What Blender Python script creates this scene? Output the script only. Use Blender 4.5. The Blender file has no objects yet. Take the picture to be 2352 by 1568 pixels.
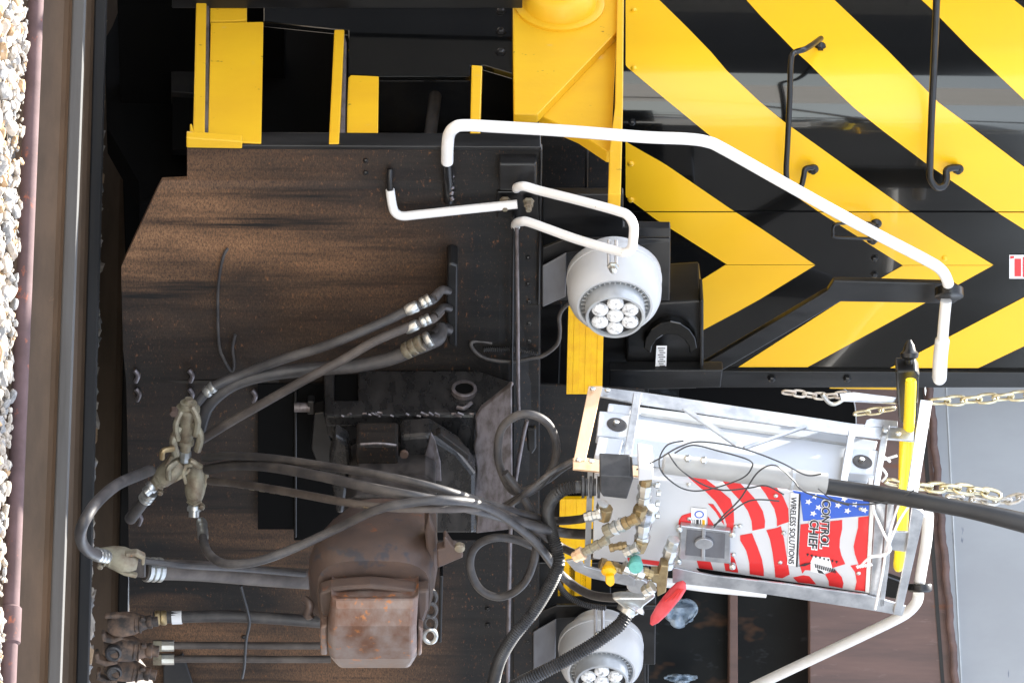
import bpy, math, random
from mathutils import Vector as V, Matrix, noise as mnoise
random.seed(7)
S = bpy.context.scene
C = S.collection
# ------------------------------------------------------------------ camera, sky, sun, exposure
FPX = 12000.0            # focal length in units where the picture is 2352 x 1568
HC = 0.86                # camera height above the rail heads
PITCH = math.atan(250 / FPX); ROLL = math.radians(0.7)
F0 = V((0, math.cos(PITCH), math.sin(PITCH))); UV = V((0, -math.sin(PITCH), math.cos(PITCH))); RW = V((1, 0, 0))
CX = UV * math.cos(ROLL) - RW * math.sin(ROLL); CD = UV * math.sin(ROLL) + RW * math.cos(ROLL)
CAM = V((0, 0, HC))
cd = bpy.data.cameras.new('camera'); cam = bpy.data.objects.new('camera', cd); C.objects.link(cam)
cy = -CD; cz = -F0
cam.matrix_world = Matrix(((CX.x, cy.x, cz.x, CAM.x), (CX.y, cy.y, cz.y, CAM.y), (CX.z, cy.z, cz.z, CAM.z), (0, 0, 0, 1)))
cd.sensor_width = 36; cd.lens = 36 * FPX / 2352; cd.clip_start = 0.1; cd.clip_end = 2000
S.camera = cam
w = bpy.data.worlds.new('World'); S.world = w; w.use_nodes = True
nt = w.node_tree; bg = nt.nodes['Background']; sky = nt.nodes.new('ShaderNodeTexSky')
SUN_EL = math.radians(55); SUN_AZ = math.radians(-43)      # azimuth from +Y towards +X
sky.sky_type = 'NISHITA'; sky.sun_disc = False; sky.sun_elevation = SUN_EL; sky.sun_rotation = SUN_AZ
hs = nt.nodes.new('ShaderNodeHueSaturation'); hs.inputs['Saturation'].default_value = 0.45; hs.inputs['Value'].default_value = 1.0   # sky desaturated to take the blue cast out of the shade
nt.links.new(sky.outputs[0], hs.inputs['Color']); nt.links.new(hs.outputs[0], bg.inputs[0]); bg.inputs[1].default_value = 0.15
sd = bpy.data.lights.new('sun', 'SUN'); sd.energy = 4.5; sd.angle = math.radians(0.5); sd.color = (1, 0.95, 0.86)
sun = bpy.data.objects.new('sun', sd); C.objects.link(sun)
sdir = V((math.sin(SUN_AZ) * math.cos(SUN_EL), math.cos(SUN_AZ) * math.cos(SUN_EL), math.sin(SUN_EL)))
sun.rotation_euler = sdir.to_track_quat('Z', 'Y').to_euler()
S.view_settings.view_transform = 'Standard'; S.view_settings.look = 'None'; S.view_settings.gamma = 1
S.view_settings.use_curve_mapping = False
S.view_settings.exposure = 2.3
# ------------------------------------------------------------------ reading places off the locomotive's own planes
TH = math.radians(40)
FW = V((math.sin(TH), -math.cos(TH), 0)); LR = V((math.cos(TH), math.sin(TH), 0)); UP = V((0, 0, 1))
def ray(px, py): return F0 + CX * ((px - 1176) / FPX) + CD * ((py - 784) / FPX)
def hit(px, py, p0, n):
    d = ray(px, py); return CAM + d * ((p0 - CAM).dot(n) / d.dot(n))
def at(px, py, depth): d = ray(px, py); return CAM + d * (depth / d.y)
O = at(870, 960, 15.0); O.z = 0
def P(px, py, f=0.0): return hit(px, py, O + FW * f, FW)
def PS(px, py, r): return hit(px, py, O + LR * r, LR)
def PZ(px, py, z): return hit(px, py, V((0, 0, z)), UP)
def L(r, f, z): return O + LR * r + FW * f + UP * z
# ------------------------------------------------------------------ materials
MATS = {}
def mat(name, c1, c2=None, rough=0.5, metal=0.0, scale=(8, 8, 8), lo=0.4, hi=0.6, detail=6, bump=0.0, bscale=None, bdist=0.002,
        speck=None, rvar=0.0, coat=0.0, spec=0.5, big=None):
    m = bpy.data.materials.new(name); m.use_nodes = True; n = m.node_tree; N = n.nodes; K = n.links
    b = N['Principled BSDF']; b.inputs['Roughness'].default_value = rough; b.inputs['Metallic'].default_value = metal
    b.inputs['Base Color'].default_value = (*c1, 1); b.inputs['Coat Weight'].default_value = coat
    b.inputs['Specular IOR Level'].default_value = spec
    g = N.new('ShaderNodeNewGeometry')
    def nz(sc, det=6, rg=0.6):
        mp = N.new('ShaderNodeMapping'); mp.inputs['Scale'].default_value = sc; K.new(g.outputs['Position'], mp.inputs[0])
        t = N.new('ShaderNodeTexNoise'); t.inputs['Scale'].default_value = 1; t.inputs['Detail'].default_value = det
        t.inputs['Roughness'].default_value = rg; K.new(mp.outputs[0], t.inputs[0]); return t.outputs[0]
    def ramp(src, a, c):
        r = N.new('ShaderNodeMapRange'); r.inputs[1].default_value = a; r.inputs[2].default_value = c; K.new(src, r.inputs[0]); return r.outputs[0]
    def mix(fac, A, B):
        x = N.new('ShaderNodeMix'); x.data_type = 'RGBA'; K.new(fac, x.inputs[0])
        for i, q in ((6, A), (7, B)):
            if isinstance(q, tuple): x.inputs[i].default_value = (*q, 1)
            else: K.new(q, x.inputs[i])
        return x.outputs[2]
    col = None
    if c2:
        fac = ramp(nz(scale, detail), lo, hi); col = mix(fac, c1, c2)
        if rvar:
            rr = N.new('ShaderNodeMapRange'); rr.inputs[3].default_value = rough - rvar; rr.inputs[4].default_value = rough + rvar
            K.new(fac, rr.inputs[0]); K.new(rr.outputs[0], b.inputs['Roughness'])
    for s in (speck or []):     # (colour, scale, lo, hi)
        col = mix(ramp(nz(s[1], 3, 0.7), s[2], s[3]), col if col else c1, s[0])
    if big:                     # (colour, low z, high z, scale, strength): road dust thrown up from below
        sep = N.new('ShaderNodeSeparateXYZ'); K.new(g.outputs['Position'], sep.inputs[0])
        h = ramp(sep.outputs[2], big[2], big[1])
        q = N.new('ShaderNodeMath'); q.operation = 'MULTIPLY'; K.new(h, q.inputs[0]); K.new(ramp(nz(big[3], 4), 0.35, 0.7), q.inputs[1])
        q2 = N.new('ShaderNodeMath'); q2.operation = 'MULTIPLY'; K.new(q.outputs[0], q2.inputs[0]); K.new(ramp(nz((110, 110, 300), 4, 0.8), 0.30, 0.62), q2.inputs[1])
        cr = N.new('ShaderNodeValToRGB'); els = cr.color_ramp.elements; mr = N.new('ShaderNodeMapRange'); mr.inputs[1].default_value = -.6; mr.inputs[2].default_value = 1.2
        K.new(sep.outputs[0], mr.inputs[0]); K.new(mr.outputs[0], cr.inputs[0])
        for i, (e, val) in enumerate([(.0, .35), (.10, .42), (.17, 1), (.22, 1), (.31, .30), (.39, .05), (.60, .06), (.68, .55), (.76, 1), (1, .9)]):
            el_ = els[i] if i < 2 else els.new(e); el_.position = e; el_.color = (val, val, val, 1)
        q0 = N.new('ShaderNodeMath'); q0.operation = 'MULTIPLY'; K.new(q2.outputs[0], q0.inputs[0]); K.new(cr.outputs[0], q0.inputs[1]); q2 = q0
        q3 = N.new('ShaderNodeMath'); q3.operation = 'MULTIPLY'; q3.use_clamp = True; K.new(q2.outputs[0], q3.inputs[0]); q3.inputs[1].default_value = big[4]
        col = mix(q3.outputs[0], col if col else c1, big[0])
        st_ = ramp(nz((16, 16, .9), 5, 0.6), .40, .60); col = mix(st_, col, mix(ramp(nz((34, 34, 2.2), 4), .35, .6), (.008, .0075, .007), col))
    if col: K.new(col, b.inputs['Base Color'])
    if bump:
        bp = N.new('ShaderNodeBump'); bp.inputs['Strength'].default_value = bump; bp.inputs['Distance'].default_value = bdist
        K.new(nz(bscale or scale, 5), bp.inputs['Height']); K.new(bp.outputs[0], b.inputs['Normal'])
    MATS[name] = m; return m
M_plate = mat('dirty_pilot_steel', (.007, .0072, .008), (.015, .014, .013), .5, 0, (30, 30, 5), .35, .65, bump=.35, bscale=(150, 150, 150), bdist=.001,
    speck=[((.16, .07, .03), (45, 45, 110), .61, .74), ((.17, .11, .07), (90, 90, 200), .64, .76)],
    big=((.33, .172, .085), 0.25, 1.06, (1.6, 1.6, .8), 2.3), spec=.3)
M_black = mat('satin_black_paint', (.006, .0061, .0066), (.013, .013, .0135), .34, 0, (18, 18, 4), .4, .7, bump=.12, bscale=(60, 60, 60), rvar=.06,
    speck=[((.10, .05, .03), (70, 70, 90), .70, .78)])
M_gloss = mat('gloss_black_paint', (.003, .0033, .0034), (.005, .005, .0053), .14, 0, (3, 3, 1), .4, .7, bump=.05, bscale=(5, 5, 1.5), bdist=.004, rvar=.03, coat=.6)
M_yel = mat('yellow_paint', (.95, .54, .014), (.93, .50, .014), .3, 0, (3, 3, 1), .35, .7, bump=.05, bscale=(5, 5, 1.5), bdist=.004, coat=.2)
M_yeld = mat('worn_yellow_paint', (.74, .44, .012), (.68, .38, .012), .45, 0, (6, 6, 3), .35, .7, bump=.3, bscale=(40, 40, 40),
    speck=[((.06, .045, .02), (30, 30, 14), .68, .73), ((.62, .45, .18), (14, 14, 6), .66, .8)])
M_refl = mat('reflective_yellow_tread', (.92, .55, .0), (.86, .46, .0), .4, 0, (20, 20, 20), bump=.3, bscale=(400, 400, 400))
M_white = mat('white_handrail_paint', (.80, .80, .79), (.70, .68, .64), .3, 0, (9, 9, 9), .55, .8, bump=.05, bscale=(90, 90, 90), coat=.2,
    speck=[((.35, .28, .2), (60, 60, 60), .73, .78)])
M_lamp = mat('pale_grey_lamp_paint', (.52, .535, .55), (.46, .47, .48), .38, 0, (7, 7, 7), .4, .7, bump=.08, bscale=(80, 80, 80))
M_lampg = mat('grey_lamp_ring', (.45, .48, .50), (.38, .40, .42), .35, .2, (20, 20, 20))
M_lens = mat('lens_optic', (.80, .82, .83), (.30, .31, .32), .08, 0, (95, 95, 95), .50, .66, bump=.6, bscale=(220, 220, 220), coat=1)
M_dark = mat('black_shade_and_parts', (.003, .003, .003), None, .85, spec=.1)  # near-black that puts shade into recesses and gaps; also used for black parts
M_under = mat('dark_underframe', (.010, .010, .011), (.022, .020, .018), .6, 0, (10, 10, 10), bump=.3, bscale=(60, 60, 60))
M_rub = mat('dusty_black_rubber', (.038, .036, .037), (.085, .076, .070), .50, 0, (14, 14, 14), .42, .68, bump=.12, bscale=(180, 180, 180), rvar=.07)
M_rubb = mat('brown_dusty_rubber', (.055, .045, .040), (.12, .10, .085), .6, 0, (10, 10, 10), .42, .68, bump=.12, bscale=(120, 120, 120))
M_cond = mat('corrugated_black_plastic', (.028, .029, .031), (.05, .05, .052), .42, 0, (20, 20, 20))
M_zinc = mat('zinc_plated_steel', (.62, .64, .63), (.45, .45, .42), .3, .85, (40, 40, 40), .4, .7, bump=.1, bscale=(200, 200, 200))
M_brass = mat('tarnished_brass', (.36, .27, .14), (.24, .17, .09), .42, .75, (40, 40, 40), .4, .7, bump=.1, bscale=(200, 200, 200))
M_glad = mat('tan_cast_metal', (.30, .275, .20), (.17, .13, .09), .45, .35, (25, 25, 25), .4, .65, bump=.4, bscale=(120, 120, 120), bdist=.002,
    speck=[((.45, .18, .06), (50, 50, 50), .68, .76)])
M_gladr = mat('rusty_cast_metal', (.055, .045, .040), (.22, .14, .095), .6, .1, (30, 30, 30), .4, .65, bump=.5, bscale=(120, 120, 120), bdist=.002)
M_coup = mat('rusty_coupler_casting', (.082, .060, .052), (.125, .080, .060), .5, .25, (9, 9, 9), .38, .66, bump=.35, bscale=(60, 60, 60), bdist=.003, rvar=.1,
    speck=[((.24, .09, .04), (16, 16, 16), .66, .76), ((.06, .055, .06), (11, 11, 11), .62, .68)])
M_knuk = mat('bare_rusty_knuckle', (.155, .078, .050), (.24, .195, .175), .42, .4, (10, 10, 14), .38, .66, bump=.3, bscale=(50, 50, 50), bdist=.003, rvar=.1,
    speck=[((.46, .17, .05), (22, 22, 22), .60, .70)])
M_shank = mat('greasy_shank', (.035, .032, .031), (.10, .088, .082), .38, .2, (9, 9, 30), .42, .7, bump=.3, bscale=(50, 50, 50), rvar=.1)
M_scrape = mat('scraped_steel', (.20, .18, .19), (.10, .085, .08), .32, .5, (20, 20, 60), .4, .65, bump=.4, bscale=(70, 70, 70), bdist=.003)
M_alu = mat('brushed_aluminium', (.56, .57, .58), (.36, .37, .39), .3, .75, (14, 14, 14), .4, .62, bump=.05, bscale=(10, 10, 300))
M_alut = mat('aluminium_yellow_reflection', (.86, .56, .32), (.78, .56, .38), .35, .35, (8, 8, 30), .4, .7)  # orange tint puts the reflected yellow into the aluminium colour
M_case = mat('white_powder_coat', (.60, .61, .62), (.56, .57, .58), .38, 0, (5, 5, 5), .4, .7, bump=.03, bscale=(300, 300, 300), speck=[((.5, .45, .38), (90, 90, 90), .76, .8)])
M_caseg = mat('pale_blue_grey_lid', (.52, .57, .63), (.49, .53, .59), .4, 0, (5, 5, 5), .4, .7)
M_tubeg = mat('pale_grey_tube', (.36, .36, .345), (.32, .32, .31), .4, 0, (8, 8, 8))
M_red = mat('red_print', (.72, .035, .035), (.64, .03, .03), .3, 0, (9, 9, 9), .4, .7, coat=.2)
M_blue = mat('blue_print', (.05, .13, .55), (.04, .11, .50), .3, 0, (9, 9, 9), .4, .7, coat=.2)
M_ink = mat('black_ink', (.02, .02, .022), None, .4)
M_wht = mat('white_print', (.82, .82, .82), None, .35)
M_grnk = mat('teal_gauge_cap', (.12, .42, .36), (.10, .36, .31), .5, 0, (90, 90, 90))
M_yk = mat('yellow_plastic', (.85, .47, .0), (.78, .42, .0), .35, 0, (30, 30, 30))
M_pole = mat('yellow_fibreglass', (.88, .66, .02), (.80, .56, .02), .3, 0, (14, 14, 30), .45, .7, speck=[((.12, .09, .03), (50, 50, 50), .71, .75)])
M_chain = mat('yellow_zinc_chain', (.62, .57, .40), (.48, .43, .30), .28, .85, (60, 60, 60))
M_chaing = mat('grey_chain', (.55, .54, .52), (.35, .33, .30), .4, .6, (60, 60, 60))
M_rail = mat('rusty_rail_web', (.135, .092, .062), (.10, .070, .048), .75, 0, (5, 5, 20), .4, .65, bump=.2, bscale=(60, 60, 60),
    speck=[((.25, .15, .09), (18, 18, 18), .68, .8)])
M_head = mat('rolled_rail_head', (.085, .084, .082), (.07, .067, .064), .95, 0, (3, 3, 60), .4, .65)
M_headd = mat('shaded_rail_head', (.006, .006, .007), (.012, .011, .010), .7, 0, (3, 3, 60), .4, .65)  # heads of the shaded rails, with the shade put into the colour
M_pipe = mat('rusty_painted_pipe', (.125, .078, .080), (.085, .052, .052), .9, 0, (10, 10, 10), .4, .65, bump=.2, bscale=(80, 80, 80),
    speck=[((.30, .10, .06), (22, 22, 30), .62, .72)])
M_wag = mat('weathered_brown_wagon', (.165, .098, .082), (.105, .068, .060), .6, .0, (18, 18, 2.0), .38, .66, bump=.3, bscale=(50, 50, 20),
    speck=[((.22, .075, .03), (9, 9, 2), .62, .72), ((.20, .13, .115), (40, 40, 10), .62, .75)])
M_wagd = mat('oily_dark_panel', (.002, .0032, .004), (.007, .009, .0105), .5, 0, (5, 5, 3), .4, .65, bump=.25, bscale=(10, 10, 6), rvar=.1,
    spec=.12, speck=[((.07, .035, .018), (9, 9, 5), .60, .74), ((.035, .042, .05), (16, 16, 9), .62, .78)])
M_wagg = mat('dull_grey_wagon_side', (.34, .36, .38), (.30, .315, .335), .5, .05, (4, 4, 2), .38, .66, bump=.08, bscale=(5, 5, 5),
    speck=[((.12, .14, .19), (7, 7, 28), .72, .78), ((.34, .35, .36), (4, 4, 14), .68, .8)])
M_stone = {}
for i, (a, b_) in enumerate([((.48, .42, .35), (.34, .30, .26)), ((.36, .35, .34), (.22, .22, .22)), ((.50, .34, .20), (.38, .25, .14)), ((.58, .52, .44), (.42, .37, .31))]):
    M_stone[i] = mat('ballast_stone_%s' % 'grey mid tan pale'.split()[i], a, b_, .9, 0, (40, 40, 40), .4, .6, bump=.6, bscale=(110, 110, 110), bdist=.004)
M_ground = mat('yard_ground', (.20, .17, .14), (.13, .11, .09), .95, 0, (6, 6, 6), .4, .6, bump=.5, bscale=(30, 30, 30), bdist=.02)
M_wall = mat('dark_reflection_wall', (.045, .045, .045), (.03, .03, .032), .7, 0, (1, 1, 6), .4, .6)
# ------------------------------------------------------------------ object helpers
def thing(name, label, cat, loc, group=None):
    o = bpy.data.objects.new(name, None); C.objects.link(o); o.location = loc; o['label'] = label; o['category'] = cat
    o.empty_display_size = .1
    if group: o['group'] = group
    return o
def wloc(o): return o.location if o.parent is None else o['_w']
WL = {}
def obj(name, verts, faces, m, parent=None, smooth=False, bev=0.0, label=None, cat=None, kind=None, group=None, mats=None, mi=None, seg=2):
    verts = [V(v) for v in verts]
    c = (V((min(v.x for v in verts), min(v.y for v in verts), min(v.z for v in verts))) + V((max(v.x for v in verts), max(v.y for v in verts), max(v.z for v in verts)))) / 2
    me = bpy.data.meshes.new(name); me.from_pydata([v - c for v in verts], [], faces)
    for q in (mats or [m]): me.materials.append(q)
    if mi: me.polygons.foreach_set('material_index', mi)
    import bmesh
    bm = bmesh.new(); bm.from_mesh(me); bmesh.ops.recalc_face_normals(bm, faces=bm.faces); bm.to_mesh(me); bm.free()
    if smooth: me.polygons.foreach_set('use_smooth', [True] * len(me.polygons))
    me.update()
    o = bpy.data.objects.new(name, me); C.objects.link(o); o.location = c; WL[o.name] = c
    if parent is not None:
        o.parent = parent; pl = WL.get(parent.name, parent.location); o.matrix_parent_inverse = Matrix.Translation(-pl)
    if smooth == 'auto' or (smooth and bev == 0):
        try: me.set_sharp_from_angle(angle=math.radians(42))
        except Exception: pass
    if bev:
        b = o.modifiers.new('bevel', 'BEVEL'); b.width = bev; b.segments = seg; b.limit_method = 'ANGLE'; b.angle_limit = math.radians(35)
    if label: o['label'] = label
    if cat: o['category'] = cat
    if kind: o['kind'] = kind
    if group: o['group'] = group
    return o
def prism_vf(poly, vec):
    n = len(poly); v = [p.copy() for p in poly] + [p + vec for p in poly]
    f = [list(range(n)), list(range(2 * n - 1, n - 1, -1))] + [[i, (i + 1) % n, n + (i + 1) % n, n + i] for i in range(n)]
    return v, f
def prism(name, poly, vec, m, parent=None, bev=.003, **k):
    v, f = prism_vf(poly, vec); return obj(name, v, f, m, parent, bev=bev, **k)
def plate(name, pix, f, m, parent=None, th=.012, bev=.003, **k):      # a plate lying across the locomotive, front at f
    return prism(name, [P(x, y, f) for x, y in pix], -FW * th, m, parent, bev=bev, **k)
def splate(name, pix, r, m, parent=None, th=.012, bev=.003, **k):     # a plate lying along the side, outer face at r
    return prism(name, [PS(x, y, r) for x, y in pix], LR * th, m, parent, bev=bev, **k)
def lbox(name, r0, r1, f0, f1, z0, z1, m, parent=None, bev=.004, **k):
    return prism(name, [L(r0, f0, z0), L(r1, f0, z0), L(r1, f0, z1), L(r0, f0, z1)], FW * (f1 - f0), m, parent, bev=bev, **k)
def smooth_path(pts, sub=8):
    out = []
    n = len(pts)
    for i in range(n - 1):
        p0, p1, p2, p3 = pts[max(i - 1, 0)], pts[i], pts[i + 1], pts[min(i + 2, n - 1)]
        for s in range(sub):
            t = s / sub
            out.append(.5 * ((2 * p1) + (p2 - p0) * t + (2 * p0 - 5 * p1 + 4 * p2 - p3) * t * t + (3 * p1 - p0 - 3 * p2 + p3) * t ** 3))
    out.append(pts[-1]); return out
def tube_vf(path, r, seg=12, cap=True, base=0):
    v, f = [], []
    n = len(path); t0 = (path[1] - path[0]).normalized(); nrm = t0.orthogonal().normalized()
    for i, p in enumerate(path):
        t = ((path[min(i + 1, n - 1)] - path[max(i - 1, 0)])).normalized()
        nrm = (nrm - t * nrm.dot(t)).normalized(); bn = t.cross(nrm)
        rr = r(i / (n - 1)) if callable(r) else (r[i] if isinstance(r, (list, tuple)) else r)
        for s in range(seg):
            a = 2 * math.pi * s / seg; v.append(p + (nrm * math.cos(a) + bn * math.sin(a)) * rr)
    for i in range(n - 1):
        for s in range(seg):
            a = i * seg + s; b = i * seg + (s + 1) % seg; f.append([base + a, base + b, base + b + seg, base + a + seg])
    if cap: f.append([base + s for s in range(seg)][::-1]); f.append([base + (n - 1) * seg + s for s in range(seg)])
    return v, f
def tube(name, pts, r, m, parent=None, sub=8, seg=12, smooth_it=True, **k):
    path = smooth_path(pts, sub) if sub > 1 else pts
    v, f = tube_vf(path, r, seg); return obj(name, v, f, m, parent, smooth=smooth_it, **k)
def resample(path, step):
    out = [path[0]]; acc = 0
    for a, b in zip(path, path[1:]):
        d = (b - a).length; 
        while acc + d >= step:
            t = (step - acc) / d; a = a.lerp(b, t); out.append(a.copy()); d = (b - a).length; acc = 0
        acc += d
    return out
def ribbed(name, pts, r, m, parent=None, pitch=.006, amp=.0018, seg=12, **k):
    path = resample(smooth_path(pts, 14), pitch / 2)
    rr = [r + (amp if i % 2 else -amp) for i in range(len(path))]
    v, f = tube_vf(path, rr, seg); return obj(name, v, f, m, parent, smooth=False, **k)
def lathe(name, o0, axis, prof, m, parent=None, seg=32, smooth=True, flat=None, **k):    # prof: (distance along axis, radius)
    ax = axis.normalized(); a1 = (flat or UP); a1 = (a1 - ax * a1.dot(ax)).normalized(); a2 = ax.cross(a1)
    v, f = [], []
    for d, r in prof:
        for s in range(seg):
            a = 2 * math.pi * s / seg; v.append(o0 + ax * d + (a1 * math.cos(a) + a2 * math.sin(a)) * max(r, 1e-4))
    for i in range(len(prof) - 1):
        for s in range(seg):
            f.append([i * seg + s, i * seg + (s + 1) % seg, (i + 1) * seg + (s + 1) % seg, (i + 1) * seg + s])
    f.append(list(range(seg))[::-1]); f.append([(len(prof) - 1) * seg + s for s in range(seg)])
    return obj(name, v, f, m, parent, smooth=smooth, **k)
def cyl(name, a, b, r, m, parent=None, seg=20, r2=None, **k):
    d = b - a; ln = d.length; r2 = r if r2 is None else r2
    return lathe(name, a, d, [(0, r), (ln, r2)], m, parent, seg=seg, **k)
def bolt(px, py, f, parent, r=.010, m=None, h=.008, ax=None, p=None, name='bolt'):
    p = p or P(px, py, f); ax = ax or FW
    return lathe(name, p - ax * .001, ax, [(0, r * 1.35), (h * .3, r * 1.35), (h * .3, r), (h, r), (h * 1.3, r * .6)], m or M_black, parent, seg=6, smooth=False)
def merge(parts):
    v, f = [], []
    for a, b in parts:
        n = len(v); v += a; f += [[i + n for i in q] for q in b]
    return v, f
PX = .00125

# ------------------------------------------------------------------ the setting
g = obj('ground', [(-60, -20, -.42), (60, -20, -.42), (60, 90, -.42), (-60, 90, -.42)], [[0, 1, 2, 3]], M_ground, kind='structure')
# ballast bed: a raised shoulder sheet under the stones
ra0, ra1 = PZ(194, 0, 0), PZ(138, 1568, 0)
rb0, rb1 = PZ(243, 0, 0), PZ(201, 1568, 0)
rc0, rc1 = PZ(322, 0, 0), PZ(290, 1568, 0)
def along(a, b, t): return a + (b - a) * t
def bedz(x, y):      # ballast height from distance in front of the near rail
    d = (rb - ra0).normalized() if False else (ra1 - ra0).normalized(); n = V((-d.y, d.x, 0)); n = n if n.y < 0 else -n
    q = (V((x, y, 0)) - ra0).dot(n)
    return q
rd = (ra1 - ra0).normalized(); rn = V((rd.y, -rd.x, 0)); rn = rn if rn.y < 0 else -rn
def bz(q):           # q: metres in front of the near rail
    if q < -.10: return -.170
    if q < .12: return -.165
    return max(-.145 - max(0, q - .18) * .22, -.42)
vs, fs = [], []
NQ = 28
for j in range(NQ + 1):
    q = -6 + 9 * j / NQ
    for i in range(2):
        p = ra0 + rd * (-6 if i == 0 else 10) + rn * q; vs.append((p.x, p.y, bz(q) - .03))
for j in range(NQ): fs.append([2 * j, 2 * j + 1, 2 * j + 3, 2 * j + 2])
obj('ballast_bed', vs, fs, M_ground, kind='structure')
# stones
ico = []
import bmesh
bm = bmesh.new(); bmesh.ops.create_icosphere(bm, subdivisions=1, radius=1); bm.verts.ensure_lookup_table()
IV = [v.co.copy() for v in bm.verts]; IF = [[v.index for v in f.verts] for f in bm.faces]; bm.free()
bm = bmesh.new(); bmesh.ops.create_icosphere(bm, subdivisions=2, radius=1); bm.verts.ensure_lookup_table()
IV2 = [v.co.copy() for v in bm.verts]; IF2 = [[v.index for v in f.verts] for f in bm.faces]; bm.free()
def stone_vf(c, s, fine=True):
    vv, ff = (IV2, IF2) if fine else (IV, IF)
    sd_ = V((random.uniform(-99, 99), random.uniform(-99, 99), random.uniform(-99, 99)))
    sc = V((random.uniform(.9, 1.6), random.uniform(.7, 1.2), random.uniform(.5, .85))) * s
    R = Matrix.Rotation(random.gauss(0, .5), 3, 'Z') @ Matrix.Rotation(random.uniform(-.7, .7), 3, 'X') @ Matrix.Rotation(random.uniform(-.7, .7), 3, 'Y')
    out = []
    for p in vv:
        k = 1 + .38 * mnoise.noise(p * .9 + sd_)
        q = V((max(-.78, min(.78, p.x * k)), max(-.78, min(.78, p.y * k)), max(-.75, min(.75, p.z * k))))
        out.append(c + R @ V((q.x * sc.x, q.y * sc.y, q.z * sc.z)))
    return out, [list(f) for f in ff]
parts, mi = [], []
def add_stone(c, s, fine=True):
    v, f = stone_vf(c, s, fine); parts.append((v, f)); mi.extend([random.choice([0, 0, 1, 1, 2, 3, 3])] * len(f))
for k in range(15000):
    q = .16 + abs(random.random()) ** 1.1 * 1.6; t = random.uniform(-.9, 3.1)
    p = ra0 + rd * t + rn * q; s = random.choice([.006, .008, .009, .011, .013, .016, .021])
    if q < .22: s *= .8
    add_stone(V((p.x, p.y, bz(q) + random.uniform(-.010, .010))), s, s > .015)
for k in range(2200):
    q = random.uniform(-2.9, -.2); t = random.uniform(-1.5, 3.6)
    if abs(q + (rb0 - ra0).dot(-rn)) < .09: continue
    p = ra0 + rd * t + rn * q; add_stone(V((p.x, p.y, bz(q) + random.uniform(-.015, .01))), random.choice([.02, .026, .032]), False)
for k in range(500):     # brighter run of stones piled against the far rail
    t = random.uniform(-.05, 1.05); p = along(rc0, rc1, t) + rn * random.uniform(.10, .25)
    add_stone(V((p.x, p.y, -.125 + random.uniform(-.01, .015))), random.choice([.016, .02, .026]), False)
v, f = merge(parts)
obj('gravel', v, f, None, kind='stuff', mats=[M_stone[i] for i in range(4)], mi=mi)
def lone_stone(px, py, s, m, label):
    c = at(px, py, 13.55 - .0004 * (py - 700)); v, f = stone_vf(c, s); obj('ballast_stone', v, f, m, label=label, cat='stone')
lone_stone(22, 1115, .026, M_stone[3], 'pale stone lying against the rusty pipe, uppermost of the two pale ones near each other')
lone_stone(14, 1270, .036, M_stone[3], 'large chalky white ballast stone lying against the rusty pipe')
lone_stone(24, 1210, .018, M_stone[1], 'small dark grey stone between two pale stones beside the rusty pipe')
# rails
def rail(name, a, b, label, mw, mh, h=.165, ext=(2.0, 4.0)):
    d = (b - a).normalized(); s = V((d.y, -d.x, 0)); s = s if s.y < 0 else -s
    A = a - d * ext[0]; B = b + d * ext[1]
    t = thing(name, label, 'rail', (a + b) / 2 + UP * -h, 'rails crossing below the plow')
    def ext_prof(nm, prof, m):
        vs = [A + s * x + UP * z for x, z in prof] + [B + s * x + UP * z for x, z in prof]; n = len(prof)
        fs = [list(range(n)), list(range(n, 2 * n))] + [[i, (i + 1) % n, n + (i + 1) % n, n + i] for i in range(n)]
        obj(nm, vs, fs, m, t, bev=.002)
    ext_prof('head', [(.0, 0), (0, -.028), (-.004, -.032), (-.070, -.032), (-.074, -.028), (-.074, 0)], mh)
    ext_prof('web', [(-.006, -.0325), (-.020, -.042), (-.028, -.055), (-.028, -h + .045), (-.018, -h + .03), (.03, -h + .018), (.03, -h),
                     (-.10, -h), (-.10, -h + .018), (-.055, -h + .03), (-.046, -h + .045), (-.046, -.055), (-.054, -.042), (-.068, -.0325)], mw)
    return t
rail('running_rail', ra0, ra1, 'nearest rail, brown web and dull grey head, beside the sunlit ballast and the pipe', M_rail, M_head)
rail('running_rail', rb0, rb1, 'middle rail, its head coloured nearly black for shade, just behind the nearest rail', M_rail, M_headd)
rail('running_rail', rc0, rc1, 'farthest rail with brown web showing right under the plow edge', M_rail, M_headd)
# pipe along the near rail's foot
def pp(px, py): return hit(px, py, ra0 + rn * .10, rn)
pt = thing('rusty_pipe', 'long dull purple and rust coloured pipe lying between the ballast and the nearest rail', 'pipe', pp(55, 784))
a, b = pp(82, 0), pp(18, 1568); d = b - a; a2, b2 = a - d * .6, b + d * .8
tube('pipe_body', [a2, b2], .0215, M_pipe, pt, sub=1, seg=24)
c0 = pp(24, 1440); tube('pipe_coupling', [c0 - d.normalized() * .055, c0 - d.normalized() * .05, c0 + d.normalized() * .04, c0 + d.normalized() * .045], [.022, .027, .027, .022], M_pipe, pt, sub=1, seg=24)
c1 = pp(20, 1474); ring = [c1 + (UP * math.cos(q) - FW * 0 + rn * math.sin(q)) * .0235 for q in [i * math.pi / 10 for i in range(-4, 14)]]
tube('wire_tie', ring, .003, M_chain, pt, sub=2, seg=6, label='thin yellow wire tie wound round the pipe')

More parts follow.
